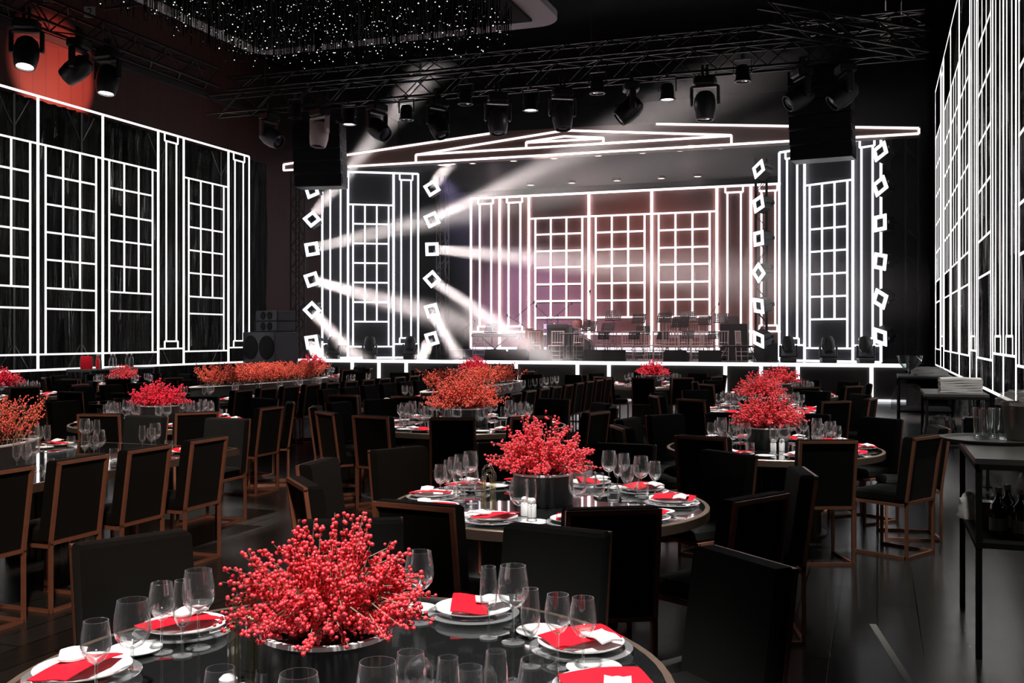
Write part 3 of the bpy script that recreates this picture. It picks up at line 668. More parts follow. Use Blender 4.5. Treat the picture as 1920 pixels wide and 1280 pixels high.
for i, (px, py, Y) in enumerate(sorted(stands)):
    p = PY(px, py, Y); zf = 1.29 if Y > 34.2 else 1.014
    s_ = (p.z - zf) / 1.12; o = ms.put((p.x, Y, zf), R(random.uniform(-18, 18)), max(.7, min(1.25, s_)))
    o['label'] = 'black music stand among the orchestra chairs, %s' % rank(i, len(stands))
def chiavari(label):
    root = thing('ballroom_chair', label, 'chair', (0, 0, 0), 0, 'orchestra chairs on the stage'); m = M['pale']
    MB().rbox((-.2, -.2, .43), (.2, .2, .47), .01).obj('seat', m, root)
    mb = MB()
    for x in (-.17, -.085, 0, .085, .17): mb.tube([(x, -.19, .5), (x, -.22, .88)], .009, 5)
    mb.tube([(-.2, -.22, .9), (.2, -.22, .9)], .014, 6); mb.tube([(-.2, -.19, .55), (.2, -.19, .55)], .012, 6); mb.tube([(-.2, -.18, 0), (-.2, -.22, .92)], .013, 6); mb.tube([(.2, -.18, 0), (.2, -.22, .92)], .013, 6); mb.obj('backrest', m, root)
    for x, y_ in ((-.19, .19), (.19, .19)): MB().tube([(x, y_, 0), (x, y_, .44)], .012, 6).obj('leg', m, root)
    mb = MB()
    for z in (.15, .28): mb.tube([(-.19, .19, z), (.19, .19, z)], .008, 5); mb.tube([(-.19, -.18, z), (.19, -.18, z)], .008, 5); mb.tube([(-.19, -.18, z), (-.19, .19, z)], .008, 5); mb.tube([(.19, -.18, z), (.19, .19, z)], .008, 5)
    mb.obj('stretcher', m, root); return root
cv = Proto(chiavari('')); chs = [(900, 31.8, 10), (1002, 32.2, 15), (1042, 31.0, 180), (1078, 31.2, 160), (1126, 33.6, 0), (1150, 31.6, -8), (1178, 33.4, 10), (1200, 32.0, 0), (1222, 33.9, -20), (1236, 33.2, 10), (1258, 31.0, -6), (1262, 34.9, 0), (1283, 33.0, 12), (1302, 35.0, 0), (1312, 32.4, -10), (1328, 33.2, 0), (1352, 32.6, 15), (1362, 35.0, 6), (1128, 31.9, 10), (1396, 31.9, -60)]
for i, (px, Y, a) in enumerate(sorted(chs)):
    p = PY(px, 650, Y); o = cv.put((p.x, Y, 1.29 if Y > 34.4 else 1.014), R(a)); o['label'] = 'pale spindle-backed ballroom chair in the orchestra, %s' % rank(i, len(chs))
# keyboard on crossed stand
p = PY(928, 633, 31.0); root = thing('stage_keyboard', 'keyboard on a crossed stand at the left of the orchestra', 'keyboard', (p.x, 31.0, 1.014), R(8))
MB().rbox((-.75, -.18, .72), (.75, .18, .82), .02).obj('keyboard_body', M['fixture'], root); MB().box((-.68, -.17, .82), (.68, -.03, .83)).obj('keys', M['pale'], root)
MB().bar((-.45, 0, 0), (.45, 0, .72), .04).bar((.45, 0, 0), (-.45, 0, .72), .04).bar((-.45, -.25, .015), (-.45, .25, .015), .03).bar((.45, -.25, .015), (.45, .25, .015), .03).obj('crossed_stand', M['fixgrey'], root)
# drums
def drum(px, Y, r, h, z0, label, m='wood', horizontal=False):
    p = PY(px, 640, Y); zf = 1.29 if Y > 34.2 else 1.014; root = thing('drum', label, 'drum', (p.x, Y, zf), 0, None)
    mt = Matrix.Translation((0, -h / 2, r + .02)) @ Matrix.Rotation(R(-90), 4, 'X') if horizontal else Matrix.Translation((0, 0, z0))
    MB().lathe([(r * .92, 0), (r, h * .06), (r, h * .94), (r * .92, h)], 20, mtx=mt).obj('shell', M[m], root, True)
    MB().lathe([(0, 0), (r * .93, 0)], 20, mtx=mt).lathe([(0, h), (r * .93, h)], 20, mtx=mt).obj('drum_head', M['grey' if horizontal else 'pale'], root)
    hb = MB(); hb.lathe([(r * 1.0, .0), (r * 1.03, .0), (r * 1.03, .02), (r, .02)], 20, mtx=mt); hb.lathe([(r, h - .02), (r * 1.03, h - .02), (r * 1.03, h), (r, h)], 20, mtx=mt); hb.obj('hoop', M['chrome'], root)
    if z0 > 0:
        lg = MB()
        for k in range(3): a = R(30 + 120 * k); lg.tube([(math.cos(a) * r, math.sin(a) * r, z0 + h * .4), (math.cos(a) * r * 1.15, math.sin(a) * r * 1.15, .01)], .012, 5)
        lg.obj('leg', M['chrome'], root)
drum(993, 33.4, .16, .75, .28, 'tall wooden conga drum, leftmost of the pair behind the keyboard')
drum(1010, 33.6, .17, .75, .22, 'tall wooden conga drum, right one of the pair behind the keyboard')
drum(983, 31.2, .24, .5, .18, 'low wooden floor drum beside the keyboard')
drum(1093, 33.4, .34, .45, 0, 'dark round bass drum facing the hall', 'fixture', True)
drum(1083, 35.0, .17, .3, .75, 'small orange tom drum, left of two above the bass drum'); drum(1101, 35.0, .15, .28, .78, 'small orange tom drum, right of two above the bass drum')
drum(1030, 35.0, .2, .22, .72, 'pale snare drum on the riser left of the bass drum', 'pale')
for i, (px, Y, hh) in enumerate(((1049, 32.6, 1.15), (1061, 33.3, 1.05))):
    p = PY(px, 640, Y); root = thing('amplifier_case', ('tall dark amplifier case left of the bass drum', 'dark amplifier case beside the bass drum')[i], 'amplifier', (p.x, Y, 1.014), 0)
    MB().rbox((-.38, -.25, 0), (.38, .25, hh), .03).obj('cabinet', M['grey'], root); MB().box((-.33, -.262, .08), (.33, -.25, hh - .12)).obj('grille', M['fixture'], root)
# conductor table with white lit score
p = PY(1070, 628, 30.9); root = thing('score_desk', 'small desk with a white lit score in front of the drums', 'desk', (p.x, 30.9, 1.014), R(4))
MB().box((-.36, -.2, .8), (.36, .2, .83)).obj('desk_top', M['fixture'], root); MB().box((-.33, -.17, .832), (.33, .17, .845)).obj('score', M['cloth'], root)
MB().bar((0, 0, .02), (0, 0, .8), .05).bar((-.25, 0, .015), (.25, 0, .015), .04).bar((0, -.2, .015), (0, .2, .015), .04).obj('pedestal', M['fixture'], root)
for i, (px, Y, z0, bx) in enumerate(((978, 31.6, 1.5, -.5), (975, 33.0, 2.0, .5), (1026, 34.0, 1.9, -.4), (1046, 34.5, 2.0, .5), (1105, 31.8, 2.3, .02), (868, 31, 1.3, .4), (1240, 34.0, 1.7, .3), (1330, 33.8, 1.9, .3))):
    p = PY(px, 640, Y); root = thing('microphone_stand', 'thin microphone stand in the orchestra, %s' % rank(sorted((868, 975, 978, 1026, 1046, 1105, 1240, 1330)).index(px), 8), 'microphone stand', (p.x, Y, 1.014), 0, 'microphone stands')
    MB().tube([(0, 0, .0), (0, 0, z0 * .75)], .012, 6).lathe([(0, 0), (.14, 0), (.14, .02), (0, .03)], 14).obj('pole', M['fixture'], root)
    MB().tube([(-bx * .4, 0, z0 * .68), (bx, 0, z0 * .95)], .01, 5).obj('boom', M['fixture'], root); MB().lathe([(0, -.06), (.025, -.05), (.03, .03), (0, .06)], 8, c=(bx, 0, z0 * .95)).obj('microphone', M['fixgrey'], root)
# bench and black flight cases at the right
p = PY(1385, 655, 31.2); root = thing('stage_bench', 'dark bench with slanting metal legs at the right of the orchestra', 'bench', (p.x, 31.2, 1.014), R(-4))
MB().rbox((-.45, -.2, .42), (.45, .2, .48), .02).obj('seat', M['fixture'], root)
for sx in (-1, 1): MB().bar((sx * .35, -.1, .42), (sx * .55, -.15, 0), .03).obj('leg', M['chrome'], root)
for i, (px, Y, w, h) in enumerate(((1377, 33.3, .85, 1.15), (1433, 33.0, .6, .8), (1448, 32.6, .5, .55))):
    p = PY(px, 650, Y); tag(MB().rbox((-w / 2, -.25, 0), (w / 2, .25, h), .02).obj('equipment_case', M['fixture'], loc=(p.x, Y, 1.014)), ('large dark equipment case at the right of the orchestra', 'dark equipment case beside the inner right lattice tower', 'low dark equipment case near the inner right lattice tower')[i], 'case')

# ------------------------------------------------------------------ dining chairs
def dining_chair(label):
    root = thing('dining_chair', label, 'chair', (0, 0, 0)); w = .225
    by0, by1 = -.22, -.29               # back panel leans
    def by(z): return by0 + (by1 - by0) * (z - .44) / .52
    s_ = MB().rbox((-w + .012, -.2, .43), (w - .012, .24, .515), .02).obj('seat', M['velvet'], root)
    b = MB(); t = .085
    z0, z1 = .45, .965
    vs = []
    for z in (z0, z0 + .015, z1 - .015, z1):
        i = .012 if z in (z0, z1) else 0
        y_ = by(z); vs += [(-w + i, y_ + .005, z), (w - i, y_ + .005, z), (w - i, y_ + t - i, z), (-w + i, y_ + t - i, z)]
    fs = [(3, 2, 1, 0), (12, 13, 14, 15)]
    for k in range(3):
        for j in range(4): fs.append((k * 4 + j, k * 4 + (j + 1) % 4, k * 4 + 4 + (j + 1) % 4, k * 4 + 4 + j))
    b.add(vs, fs); b.obj('backrest', M['velvet'], root)
    f = MB(); bt = .022
    def bp(x, z): return (x, by(z) - .008, z)
    x = w - bt / 2
    for a, c in (((-x, .44), (-x, .95)), ((x, .44), (x, .95))): f.bar(bp(*a), bp(*c), bt, bt, up=(0, 1, 0))
    f.bar(bp(-w, .95), bp(w, .95), bt); f.bar(bp(-w, .44), bp(w, .44), bt); f.obj('back_frame', M['bronze'], root)
    for sx in (-1, 1):
        MB().bar((sx * x, by(.44) - .008, .0), (sx * x, by(.44) - .008, .44), bt).obj('leg', M['bronze'], root)
        MB().bar((sx * x, .22, .0), (sx * x, .22, .43), bt).obj('leg', M['bronze'], root)
    g = MB(); yb = by(.44) - .008
    for sx in (-1, 1): g.bar((sx * x, yb, .42), (sx * x, .22, .42), bt)
    g.bar((-x, .22, .42), (x, .22, .42), bt); g.obj('seat_frame', M['bronze'], root)
    g = MB()
    for sx in (-1, 1): g.bar((sx * x, yb, .011), (sx * x, .22, .011), bt)
    g.bar((-x, yb, .011), (x, yb, .011), bt); g.obj('floor_rail', M['bronze'], root)
    return root
DC = Proto(dining_chair('')); CH = {}
def chair_at(tkey, pos, look, back_r=None):
    if tkey not in ('near', 'mid', 'right') and any((Vector(q.location[:2]) - Vector(pos[:2])).length < .52 for l in CH.values() for q in l): return None
    d = Vector((look[0] - pos[0], look[1] - pos[1], 0)).normalized(); o = DC.put((pos[0], pos[1], 0), math.atan2(d.y, d.x) - math.pi / 2)
    CH.setdefault(tkey, []).append(o); return o
def ring_chairs(k, angs, br=1.47, jit=3):
    t = TB[k]
    for a in angs:
        aa = R(a); r_ = br - .27
        chair_at(k, C(t['lat'] + r_ * math.cos(aa), t['D'] + r_ * math.sin(aa)), t['c'])
rnd = random.Random(11)
for a, br in ((27, 1.5), (61, 1.42), (98, 1.45), (134, 1.45), (168, 1.45), (201, 1.45)): ring_chairs('near', [a], br)
ring_chairs('mid', [-156, -117, -81, -49, -6, 33, 66, 100, 134, 168], 1.5)
ring_chairs('right', [-127, -88, -49, -10, 30, 62, 95, 125, 152, 189], 1.42)
def generic(k, n, off=0, br=None):
    ring_chairs(k, [off + 360 * i / n + rnd.uniform(-3, 3) for i in range(n)], br or TB[k]['r'] + .5)
generic('crimson', 10, 14, 1.5); generic('big', 13, -118, 1.7); generic('rightb', 10, -136 - 0, 1.45); generic('rightc', 10, 20)
generic('farl', 9, 10); generic('edge', 9, 30); generic('stagel', 9, 0); generic('stagem', 9, 15)
ring_chairs('stager', [-140, -105, -75, -40, 0, 40, 90, 140, 180], 1.45)
LT = [('llong', -6.35, 1.2, 7.9, .95, 'left-edge long table'), ('plong', -10.35, 12.3, 20.0, 1.0, 'long red-planter table'), ('clong', -6.3, 12.9, 19.9, 1.0, 'central long table')]
for k, cx, y0, y1, hw, desc in LT:
    TB[k] = dict(c=Vector((cx, (y0 + y1) / 2, 0)), r=hw, desc=desc, long=(y0, y1)); l, d = LD(TB[k]['c']); TB[k]['lat'] = l; TB[k]['D'] = d
    ys = [4.73, 5.38, 6.03, 6.72] if k == 'llong' else [y0 + .7 + i * .66 for i in range(int((y1 - y0 - .9) / .66))]
    for yy in ys:
        chair_at(k, (cx + hw + .24, yy), (cx, yy)); 
        if k != 'llong' or yy > 5.3: chair_at(k, (cx - hw - .24, yy + .05), (cx, yy + .05))
    for xx in (-.5, .45): chair_at(k, (cx + xx, y1 + .28), (cx + xx, y1 - 1))
    if k != 'llong':
        for xx in (-.5, .45): chair_at(k, (cx + xx, y0 - .28), (cx + xx, y0 + 1))
def relabel(items, fmt, split=True, group=None):
    """items sorted left to right inside the near and the far half"""
    if not items: return
    ds = sorted(LD(o.location)[1] for o in items); md = (ds[0] + ds[-1]) / 2
    for half, sel in (('near', [o for o in items if LD(o.location)[1] <= md]), ('far', [o for o in items if LD(o.location)[1] > md])):
        sel.sort(key=lambda o: pxof(o.location))
        for i, o in enumerate(sel):
            o['label'] = fmt % (rank(i, len(sel)), half)
            if group: o['group'] = group
for k, lst in CH.items():
    relabel(lst, 'black bronze-framed chair, %s, %s side of the ' + TB[k]['desc'], group='chairs round the ' + TB[k]['desc'])

# ------------------------------------------------------------------ tables
def round_table(k, seg=64):
    t = TB[k]; r_ = t['r']; big = t['desc']; root = thing('round_table', big + ', black mirror top with bronze edge', 'table', t['c'])
    MB().lathe([(0, .75), (r_ - .03, .75), (r_ - .028, .744)], seg).obj('tabletop', M['tabletop'], root, True)
    MB().lathe([(r_ - .028, .7505), (r_ - .004, .7505), (r_, .746), (r_, .695), (r_ - .03, .69), (0, .69)], seg).obj('table_edge', M['rim'], root, True)
    n = 56; pr = []
    mb = MB(); rb = r_ * .42; vs = []; fs = []
    for z in (.02, .68):
        for i in range(n * 2):
            a = math.pi * i / n; rr = rb + (.012 if i % 2 else -.012); vs.append((rr * math.cos(a), rr * math.sin(a), z))
    m2 = n * 2; fs = [(i, (i + 1) % m2, m2 + (i + 1) % m2, m2 + i) for i in range(m2)]
    mb.add(vs, fs); mb.obj('fluted_pedestal', M['fluted'], root); MB().lathe([(0, .02), (rb + .06, .02), (rb + .06, 0)], 40).obj('foot_plate', M['rim'], root)
for k in list(TB):
    if 'long' not in TB[k]: round_table(k)
for k, cx, y0, y1, hw, desc in LT:
    root = thing('long_table', desc + ', black mirror top with bronze edge', 'table', (cx, 0, 0))
    MB().box((-hw + .025, y0 + .025, .745), (hw - .025, y1 - .025, .751)).obj('tabletop', M['tabletop'], root)
    MB().box((-hw, y0, .69), (hw, y1, .744)).box((-hw, y0, .744), (-hw + .024, y1, .7505)).box((hw - .024, y0, .744), (hw, y1, .7505)).box((-hw, y0, .744), (hw, y0 + .024, .7505)).box((-hw, y1 - .024, .744), (hw, y1, .7505)).obj('table_edge', M['rim'], root)
    for yy in (y0 + 1.2, (y0 + y1) / 2, y1 - 1.2):
        mb = MB(); n = 40; vs = []
        for z in (.0, .69):
            for i in range(n * 2): a = math.pi * i / n; rr = .36 + (.012 if i % 2 else -.012); vs.append((rr * math.cos(a), yy + rr * math.sin(a), z))
        m2 = n * 2; mb.add(vs, [(i, (i + 1) % m2, m2 + (i + 1) % m2, m2 + i) for i in range(m2)]); mb.obj('fluted_pedestal', M['fluted'], root)

# ------------------------------------------------------------------ berry centrepieces
def bush_mesh(seed, R0, Hh, nst, nb, br, hi, m, sx=1, sy=1, up=.35, clus=2.6):
    """branches spring from a planter and carry clusters of berries"""
    g = random.Random(seed); tw = MB(); be = MB()
    for i in range(nst):
        a = g.random() * 2 * math.pi; el = math.acos(1 - g.random() * (1 - .05)) ; el = min(el, R(82)); ln = (.72 + .36 * g.random())
        ex = Vector((math.cos(a) * math.sin(el) * R0 * sx, math.sin(a) * math.sin(el) * R0 * sy, max(-.02, math.cos(el)) * Hh)) * ln
        if sx > 1.5 or sy > 1.5:
            b0 = Vector(((g.random() * 2 - 1) * .16, (g.random() * 2 - 1) * (sy - 1) * R0, 0)); ex = b0 + Vector((math.cos(a) * R0 * .62, math.sin(a) * R0 * .8, Hh * (.55 + .5 * g.random())))
        else: b0 = Vector((math.cos(a) * .09 * g.random(), math.sin(a) * .09 * g.random(), -.02))
        mid = (b0 + ex) * .5 + Vector((0, 0, .04 + .05 * g.random())) * (1 if el > .8 else 0) + Vector((g.uniform(-.02, .02), g.uniform(-.02, .02), 0))
        pts = [b0, mid, ex]; tw.tube(pts, .0032, 3, .0012)
        n = int(nb / nst)
        for j in range(n):
            q = (.22 + .8 * (j + g.random()) / n); q = min(q, 1)
            p = b0 * (1 - q) ** 2 + mid * 2 * q * (1 - q) + ex * q * q
            off = Vector((g.gauss(0, 1), g.gauss(0, 1), g.gauss(0, 1))) * br * clus * (.5 + .5 * (1 - q))
            be.octa(p + off, br * g.uniform(.8, 1.2), hi)
    return tw.mesh('twigs', M['twig']), be.mesh('berries', m, 2)
def centrepiece(k, loc, meshes, pr, ph, label, rz=0, oval=None, cat='flower arrangement', bscale=1.0):
    root = thing('berry_centrepiece', label, cat, loc, rz)
    mb = MB(); sx, sy = (1, 1) if not oval else oval
    mb.lathe([(0, .0), (pr * .97, 0), (pr, .01), (pr, ph), (pr * .93, ph), (pr * .93, ph - .03), (0, ph - .03)], 40, sx=sx, sy=sy); mb.obj('planter', M['planter'], root, True)
    mb = MB(); mb.lathe([(pr * 1.0, ph), (pr * 1.012, ph - .008), (pr * 1.012, ph + .004), (pr * .92, ph + .004)], 40, sx=sx, sy=sy); mb.obj('planter_rim', M['wplanter'], root)
    for nm, me in zip(('twigs', 'berries'), meshes):
        o = bpy.data.objects.new(nm, me); COL.objects.link(o); o.parent = root; o.location = (0, 0, ph - .01); o.scale = (bscale,) * 3
        if nm == 'berries': o['kind'] = 'stuff'
bN = bush_mesh(1, .31, .33, 210, 5600, .0063, True, M['berry'], clus=1.7)
bM = bush_mesh(2, .34, .35, 190, 4000, .0078, True, M['berry'], clus=1.9)
bM2 = bush_mesh(5, .35, .33, 180, 3700, .0084, True, M['berry'], clus=1.9)
bO = bush_mesh(3, .5, .42, 190, 4200, .0115, False, M['berryo'], clus=2.4)
bC = bush_mesh(4, .38, .33, 150, 2400, .012, False, M['berryc'], clus=1.8)
bF = bush_mesh(6, .36, .33, 110, 1400, .015, False, M['berryc'], clus=1.7)
bFr = bush_mesh(8, .36, .33, 110, 1400, .015, False, M['berry'], clus=1.7)
def tc(k, dl=0, dd=0): t = TB[k]; return C(t['lat'] + dl, t['D'] + dd, .752)
centrepiece('near', C(-.515, 2.86, .752), bN, .18, .185, 'big bunch of red berries in a dark planter on the nearest round table')
centrepiece('mid', tc('mid', -.04, -.03), bM, .18, .185, 'red berry bush in a charcoal planter on the middle round table', .7)
centrepiece('right', tc('right', -.05), bM2, .18, .185, 'red berry bush in a dark planter on the right-hand round table', 2.1)
centrepiece('crimson', tc('crimson'), bC, .22, .2, 'crimson berry bush in a dark planter left of centre', 1, bscale=.95)
centrepiece('big', tc('big'), bO, .26, .19, 'largest orange red berry bush on the big central round table', 0, bscale=.95)
centrepiece('rightb', tc('rightb', 0), bM, .18, .185, 'red berry bush directly behind the right-hand one', 3.0, bscale=1.05)
centrepiece('rightc', tc('rightc', 0), bFr, .18, .2, 'farthest red berry bush of the three on the right', 1.0)
centrepiece('farl', tc('farl'), bFr, .18, .16, 'small red berry bush near the foil wall at far left', 2.0, bscale=.9)
centrepiece('edge', tc('edge'), bF, .18, .16, 'berry bush on the table cut by the left edge', 2.6)
centrepiece('stagel', tc('stagel'), bF, .18, .2, 'crimson berry bush before the left end of the stage', 3.0, bscale=1.15)
centrepiece('stagem', tc('stagem'), bF, .18, .2, 'crimson berry bush rising behind the orange one at mid stage', 4.0, bscale=1.1)
centrepiece('stager', tc('stager'), bF, .18, .2, 'crimson berry bush in front of the orchestra', 5.0, bscale=1.0)
bL = bush_mesh(9, .33, .36, 520, 7800, .012, False, M['berryo'], sx=1, sy=6.2, clus=1.6)
bL2 = bush_mesh(10, .33, .33, 260, 3400, .013, False, M['berryo'], sx=1, sy=6.2, clus=1.6)
bE = bush_mesh(12, .33, .36, 420, 8200, .0082, False, M['berryo'], sx=1, sy=4.0, clus=1.8)
centrepiece('plong', (-10.45, 16.1, .752), bL, .3, .18, 'very long planter of orange red berry twigs left of the middle', 0, (1, 7.2))
centrepiece('clong', (-6.3, 16.0, .752), bL2, .3, .18, 'long planter of orange red berry twigs behind the large orange bush', 0, (1, 7.2))
centrepiece('llong', (-6.3, 5.25, .752), bE, .27, .19, 'long dark planter of orange red berries at the left picture edge', 0, (1, 4.3))

# ------------------------------------------------------------------ glasses, plates, napkins
def glass_parts(kind, n):
    P = {'wine_glass': (.25, .042, .052, .11, .038), 'white_wine_glass': (.22, .033, .041, .1, .034), 'champagne_flute': (.235, .024, .03, .085, .031)}
    if kind == 'water_tumbler': return [('bowl', [(0, .004), (.03, .002), (.034, .01), (.038, .05), (.036, .095), (.0345, .095), (.036, .05), (.032, .014), (0, .012)], 'glass')]
    h, rr, rm, sh, fr = P[kind]; zb = sh
    bowl = [(.004, zb), (rm * .55, zb + .012), (rm * .9, zb + .035), (rm, zb + (h - zb) * .42), (rm * .96, zb + (h - zb) * .65), (rr, h), (rr - .0012, h), (rm * .94, zb + (h - zb) * .65), (rm * .97, zb + (h - zb) * .42), (rm * .85, zb + .037), (0, zb + .01)]
    stem = [(.004, .006), (.0035, sh * .5), (.0042, sh - .004), (.007, sh + .004), (0, sh + .009)]
    foot = [(0, 0), (fr, 0), (fr, .0015), (.012, .004), (.004, .008)]
    return [('bowl', bowl, 'glass'), ('stem', stem, 'glass2'), ('foot', foot, 'glass2')]
NAMES = {'wine_glass': ('large clear wine glass', 'glass'), 'white_wine_glass': ('slim clear wine glass', 'glass'), 'champagne_flute': ('narrow champagne flute', 'glass'), 'water_tumbler': ('clear water tumbler', 'glass')}
GP = {}; ITEMS = {}
def glass(kind, tkey, loc, near):
    k = (kind, near)
    if k not in GP:
        if near:
            root = thing(kind, '', 'glass'); parts = glass_parts(kind, 24)
            for nm, pr_, m in parts: MB().lathe(pr_, 24).obj(nm, M[m], root, True)
        else:
            mb = MB()
            for q, (nm, pr_, m) in enumerate(glass_parts(kind, 12)): mb.mi = 0 if m == 'glass' else 1; mb.lathe(pr_, 12)
            root = tag(mb.obj(kind, [M['glass'], M['glass2']], smooth=True), '', 'glass')
        GP[k] = Proto(root)
    o = GP[k].put(loc, 0); ITEMS.setdefault((tkey, kind), []).append(o); return o
def simple_proto(name, cat, parts):
    root = thing(name, '', cat)
    for nm, mb, m, sm in parts: mb.obj(nm, M[m], root, sm)
    return Proto(root)
def sheet(w, l, nx, ny, fn, th=.003):
    vs = []; fs = []
    for s_ in (0, 1):
        for j in range(ny + 1):
            for i in range(nx + 1):
                x, y_ = (i / nx - .5) * w, (j / ny - .5) * l; vs.append((x, y_, fn(x, y_) + th * s_))
    q = (nx + 1) * (ny + 1)
    for j in range(ny):
        for i in range(nx):
            a = j * (nx + 1) + i; fs.append((a, a + nx + 1, a + nx + 2, a + 1)); fs.append((q + a, q + a + 1, q + a + nx + 2, q + a + nx + 1))
    def edge(a, b): fs.append((a, b, q + b, q + a))
    for i in range(nx): edge(i, i + 1); edge(ny * (nx + 1) + i + 1, ny * (nx + 1) + i)
    for j in range(ny): edge((j + 1) * (nx + 1), j * (nx + 1)); edge(j * (nx + 1) + nx, (j + 1) * (nx + 1) + nx)
    return MB().add(vs, fs)
PL = {
 'charger_plate': simple_proto('charger_plate', 'plate', [('plate', MB().lathe([(0, .004), (.09, .004), (.12, .012), (.163, .016), (.165, .019), (.12, .016), (.09, .008), (0, .008)], 40), 'glass2', True)]),
 'dinner_plate': simple_proto('dinner_plate', 'plate', [('plate', MB().lathe([(0, 0), (.08, 0), (.1, .01), (.137, .02), (.138, .023), (.1, .014), (.078, .006), (0, .006)], 40), 'china', True)]),
 'side_plate': simple_proto('side_plate', 'plate', [('plate', MB().lathe([(0, .0), (.05, 0), (.083, .01), (.084, .013), (.05, .005), (0, .005)], 32), 'china', True)]),
 'red_napkin': simple_proto('red_napkin', 'napkin', [('cloth', sheet(.25, .13, 14, 6, lambda x, y_: .012 + .008 * math.cos(x * 14) + .006 * math.sin(y_ * 30)), 'red', True)]),
 'white_napkin': simple_proto('white_napkin', 'napkin', [('cloth', sheet(.12, .075, 10, 8, lambda x, y_: .012 + .014 * math.exp(-(x * x + y_ * y_) / .0012) + .004 * math.sin(x * 70) * math.cos(y_ * 60), .006), 'cloth', True)]),
}
fk = MB(); fk.box((-.003, -.1, 0), (.003, .02, .003)); fk.box((-.011, .02, 0), (.011, .045, .003))
for i in range(4): fk.box((-.011 + i * .0062, .045, 0), (-.0077 + i * .0062, .085, .003))
kn = MB(); kn.box((-.005, -.1, 0), (.005, -.01, .004)); kn.add([(-.005, -.01, 0), (.005, -.01, 0), (.009, .06, 0), (0, .11, 0), (-.005, .1, 0), (-.005, -.01, .003), (.005, -.01, .003), (.009, .06, .003), (0, .11, .003), (-.005, .1, .003)], [(0, 1, 2, 3, 4), (9, 8, 7, 6, 5), (0, 5, 6, 1), (1, 6, 7, 2), (2, 7, 8, 3), (3, 8, 9, 4), (4, 9, 5, 0)])
PL['table_fork'] = Proto(tag(fk.obj('table_fork', M['silver']), '', 'fork')); PL['table_knife'] = Proto(tag(kn.obj('table_knife', M['silver']), '', 'knife'))
def put(kind, tkey, loc, rz): o = PL[kind].put(loc, rz); ITEMS.setdefault((tkey, kind), []).append(o); return o
ZT = .752
def setting(tkey, cx, cy, dirang, lvl, glasses=True):
    """(cx, cy) hall position of the plate; dirang points from the table middle to the sitter"""
    o = Vector((math.cos(dirang), math.sin(dirang), 0)); t = Vector((-o.y, o.x, 0)); c = Vector((cx, cy, 0)); g = rnd
    def P(a, b, z): return c + o * a + t * b + Vector((0, 0, z))
    put('charger_plate', tkey, P(0, 0, ZT - .004), g.random() * 6) if lvl > 1 else None
    put('dinner_plate', tkey, P(0, 0, ZT + (.013 if lvl > 1 else 0)), g.random() * 6)
    put('red_napkin', tkey, P(.01, .02, ZT + (.028 if lvl > 1 else .016)), dirang + g.choice((-.3, .2, .5, 1.3)))
    put('white_napkin', tkey, P(.05, -.05, ZT + (.04 if lvl > 1 else .028)), dirang + 1.2 + g.random())
    if lvl > 0: put('side_plate', tkey, P(-.05, .22, ZT), 0)
    if lvl > 1:
        for q in (.165, .19): put('table_fork', tkey, P(0, q - .36 if False else -q - .01, ZT), dirang + math.pi / 2)
        put('table_knife', tkey, P(0, .175, ZT), dirang + math.pi / 2)
    if glasses:
        n = lvl > 1
        glass('wine_glass', tkey, P(-.26, -.05, ZT), n); glass('white_wine_glass', tkey, P(-.22, -.15, ZT), n)
        if lvl > 0 or g.random() < .5: glass('champagne_flute', tkey, P(-.33, -.13, ZT), n)
        if lvl > 0: glass('water_tumbler', tkey, P(-.18, .04 - .11 + .1, ZT), n)
def ring_settings(k, angs, lvl, rs=None, glasses=True, keep=lambda a: True):
    t = TB[k]; rs = rs or t['r'] - .2
    for a in angs:
        if not keep(a): continue
        aa = R(a); p = C(t['lat'] + rs * math.cos(aa), t['D'] + rs * math.sin(aa)); d = p - t['c']; setting(k, p.x, p.y, math.atan2(d.y, d.x), lvl, glasses)
rnd = random.Random(21)
ring_settings('near', [-12, 20, 62, 102, 143, 180], 2, .76, False)
ring_settings('mid', [-156, -117, -81, -49, -6, 33, 66, 100, 134, 168], 2, .73, False)
ring_settings('right', [-127, -88, -49, -10, 30, 62, 95, 125, 152, 189], 1)
for k, n, off in (('crimson', 10, 14), ('big', 13, -118), ('rightb', 10, -136)): ring_settings(k, [off + 360 * i / n for i in range(n)], 1)
for k, n, off in (('rightc', 9, 20), ('farl', 8, 10), ('edge', 8, 30), ('stagel', 8, 0), ('stagem', 8, 15), ('stager', 8, -70)): ring_settings(k, [off + 360 * i / n for i in range(n)], 0)
for k, cx, y0, y1, hw, desc in LT:
    if k == 'llong':
        for yy in (4.73, 5.38, 6.03, 6.72, 7.4): setting(k, cx + hw - .22, yy, 0, 1)
        for yy in (5.5, 6.2, 6.9, 7.5): setting(k, cx - hw + .22, yy, math.pi, 1)
    else:
        for i in range(int((y1 - y0 - .9) / .66)):
            yy = y0 + .7 + i * .66; setting(k, cx + hw - .22, yy, 0, 0)
            if i % 2: setting(k, cx - hw + .22, yy, math.pi, 0)
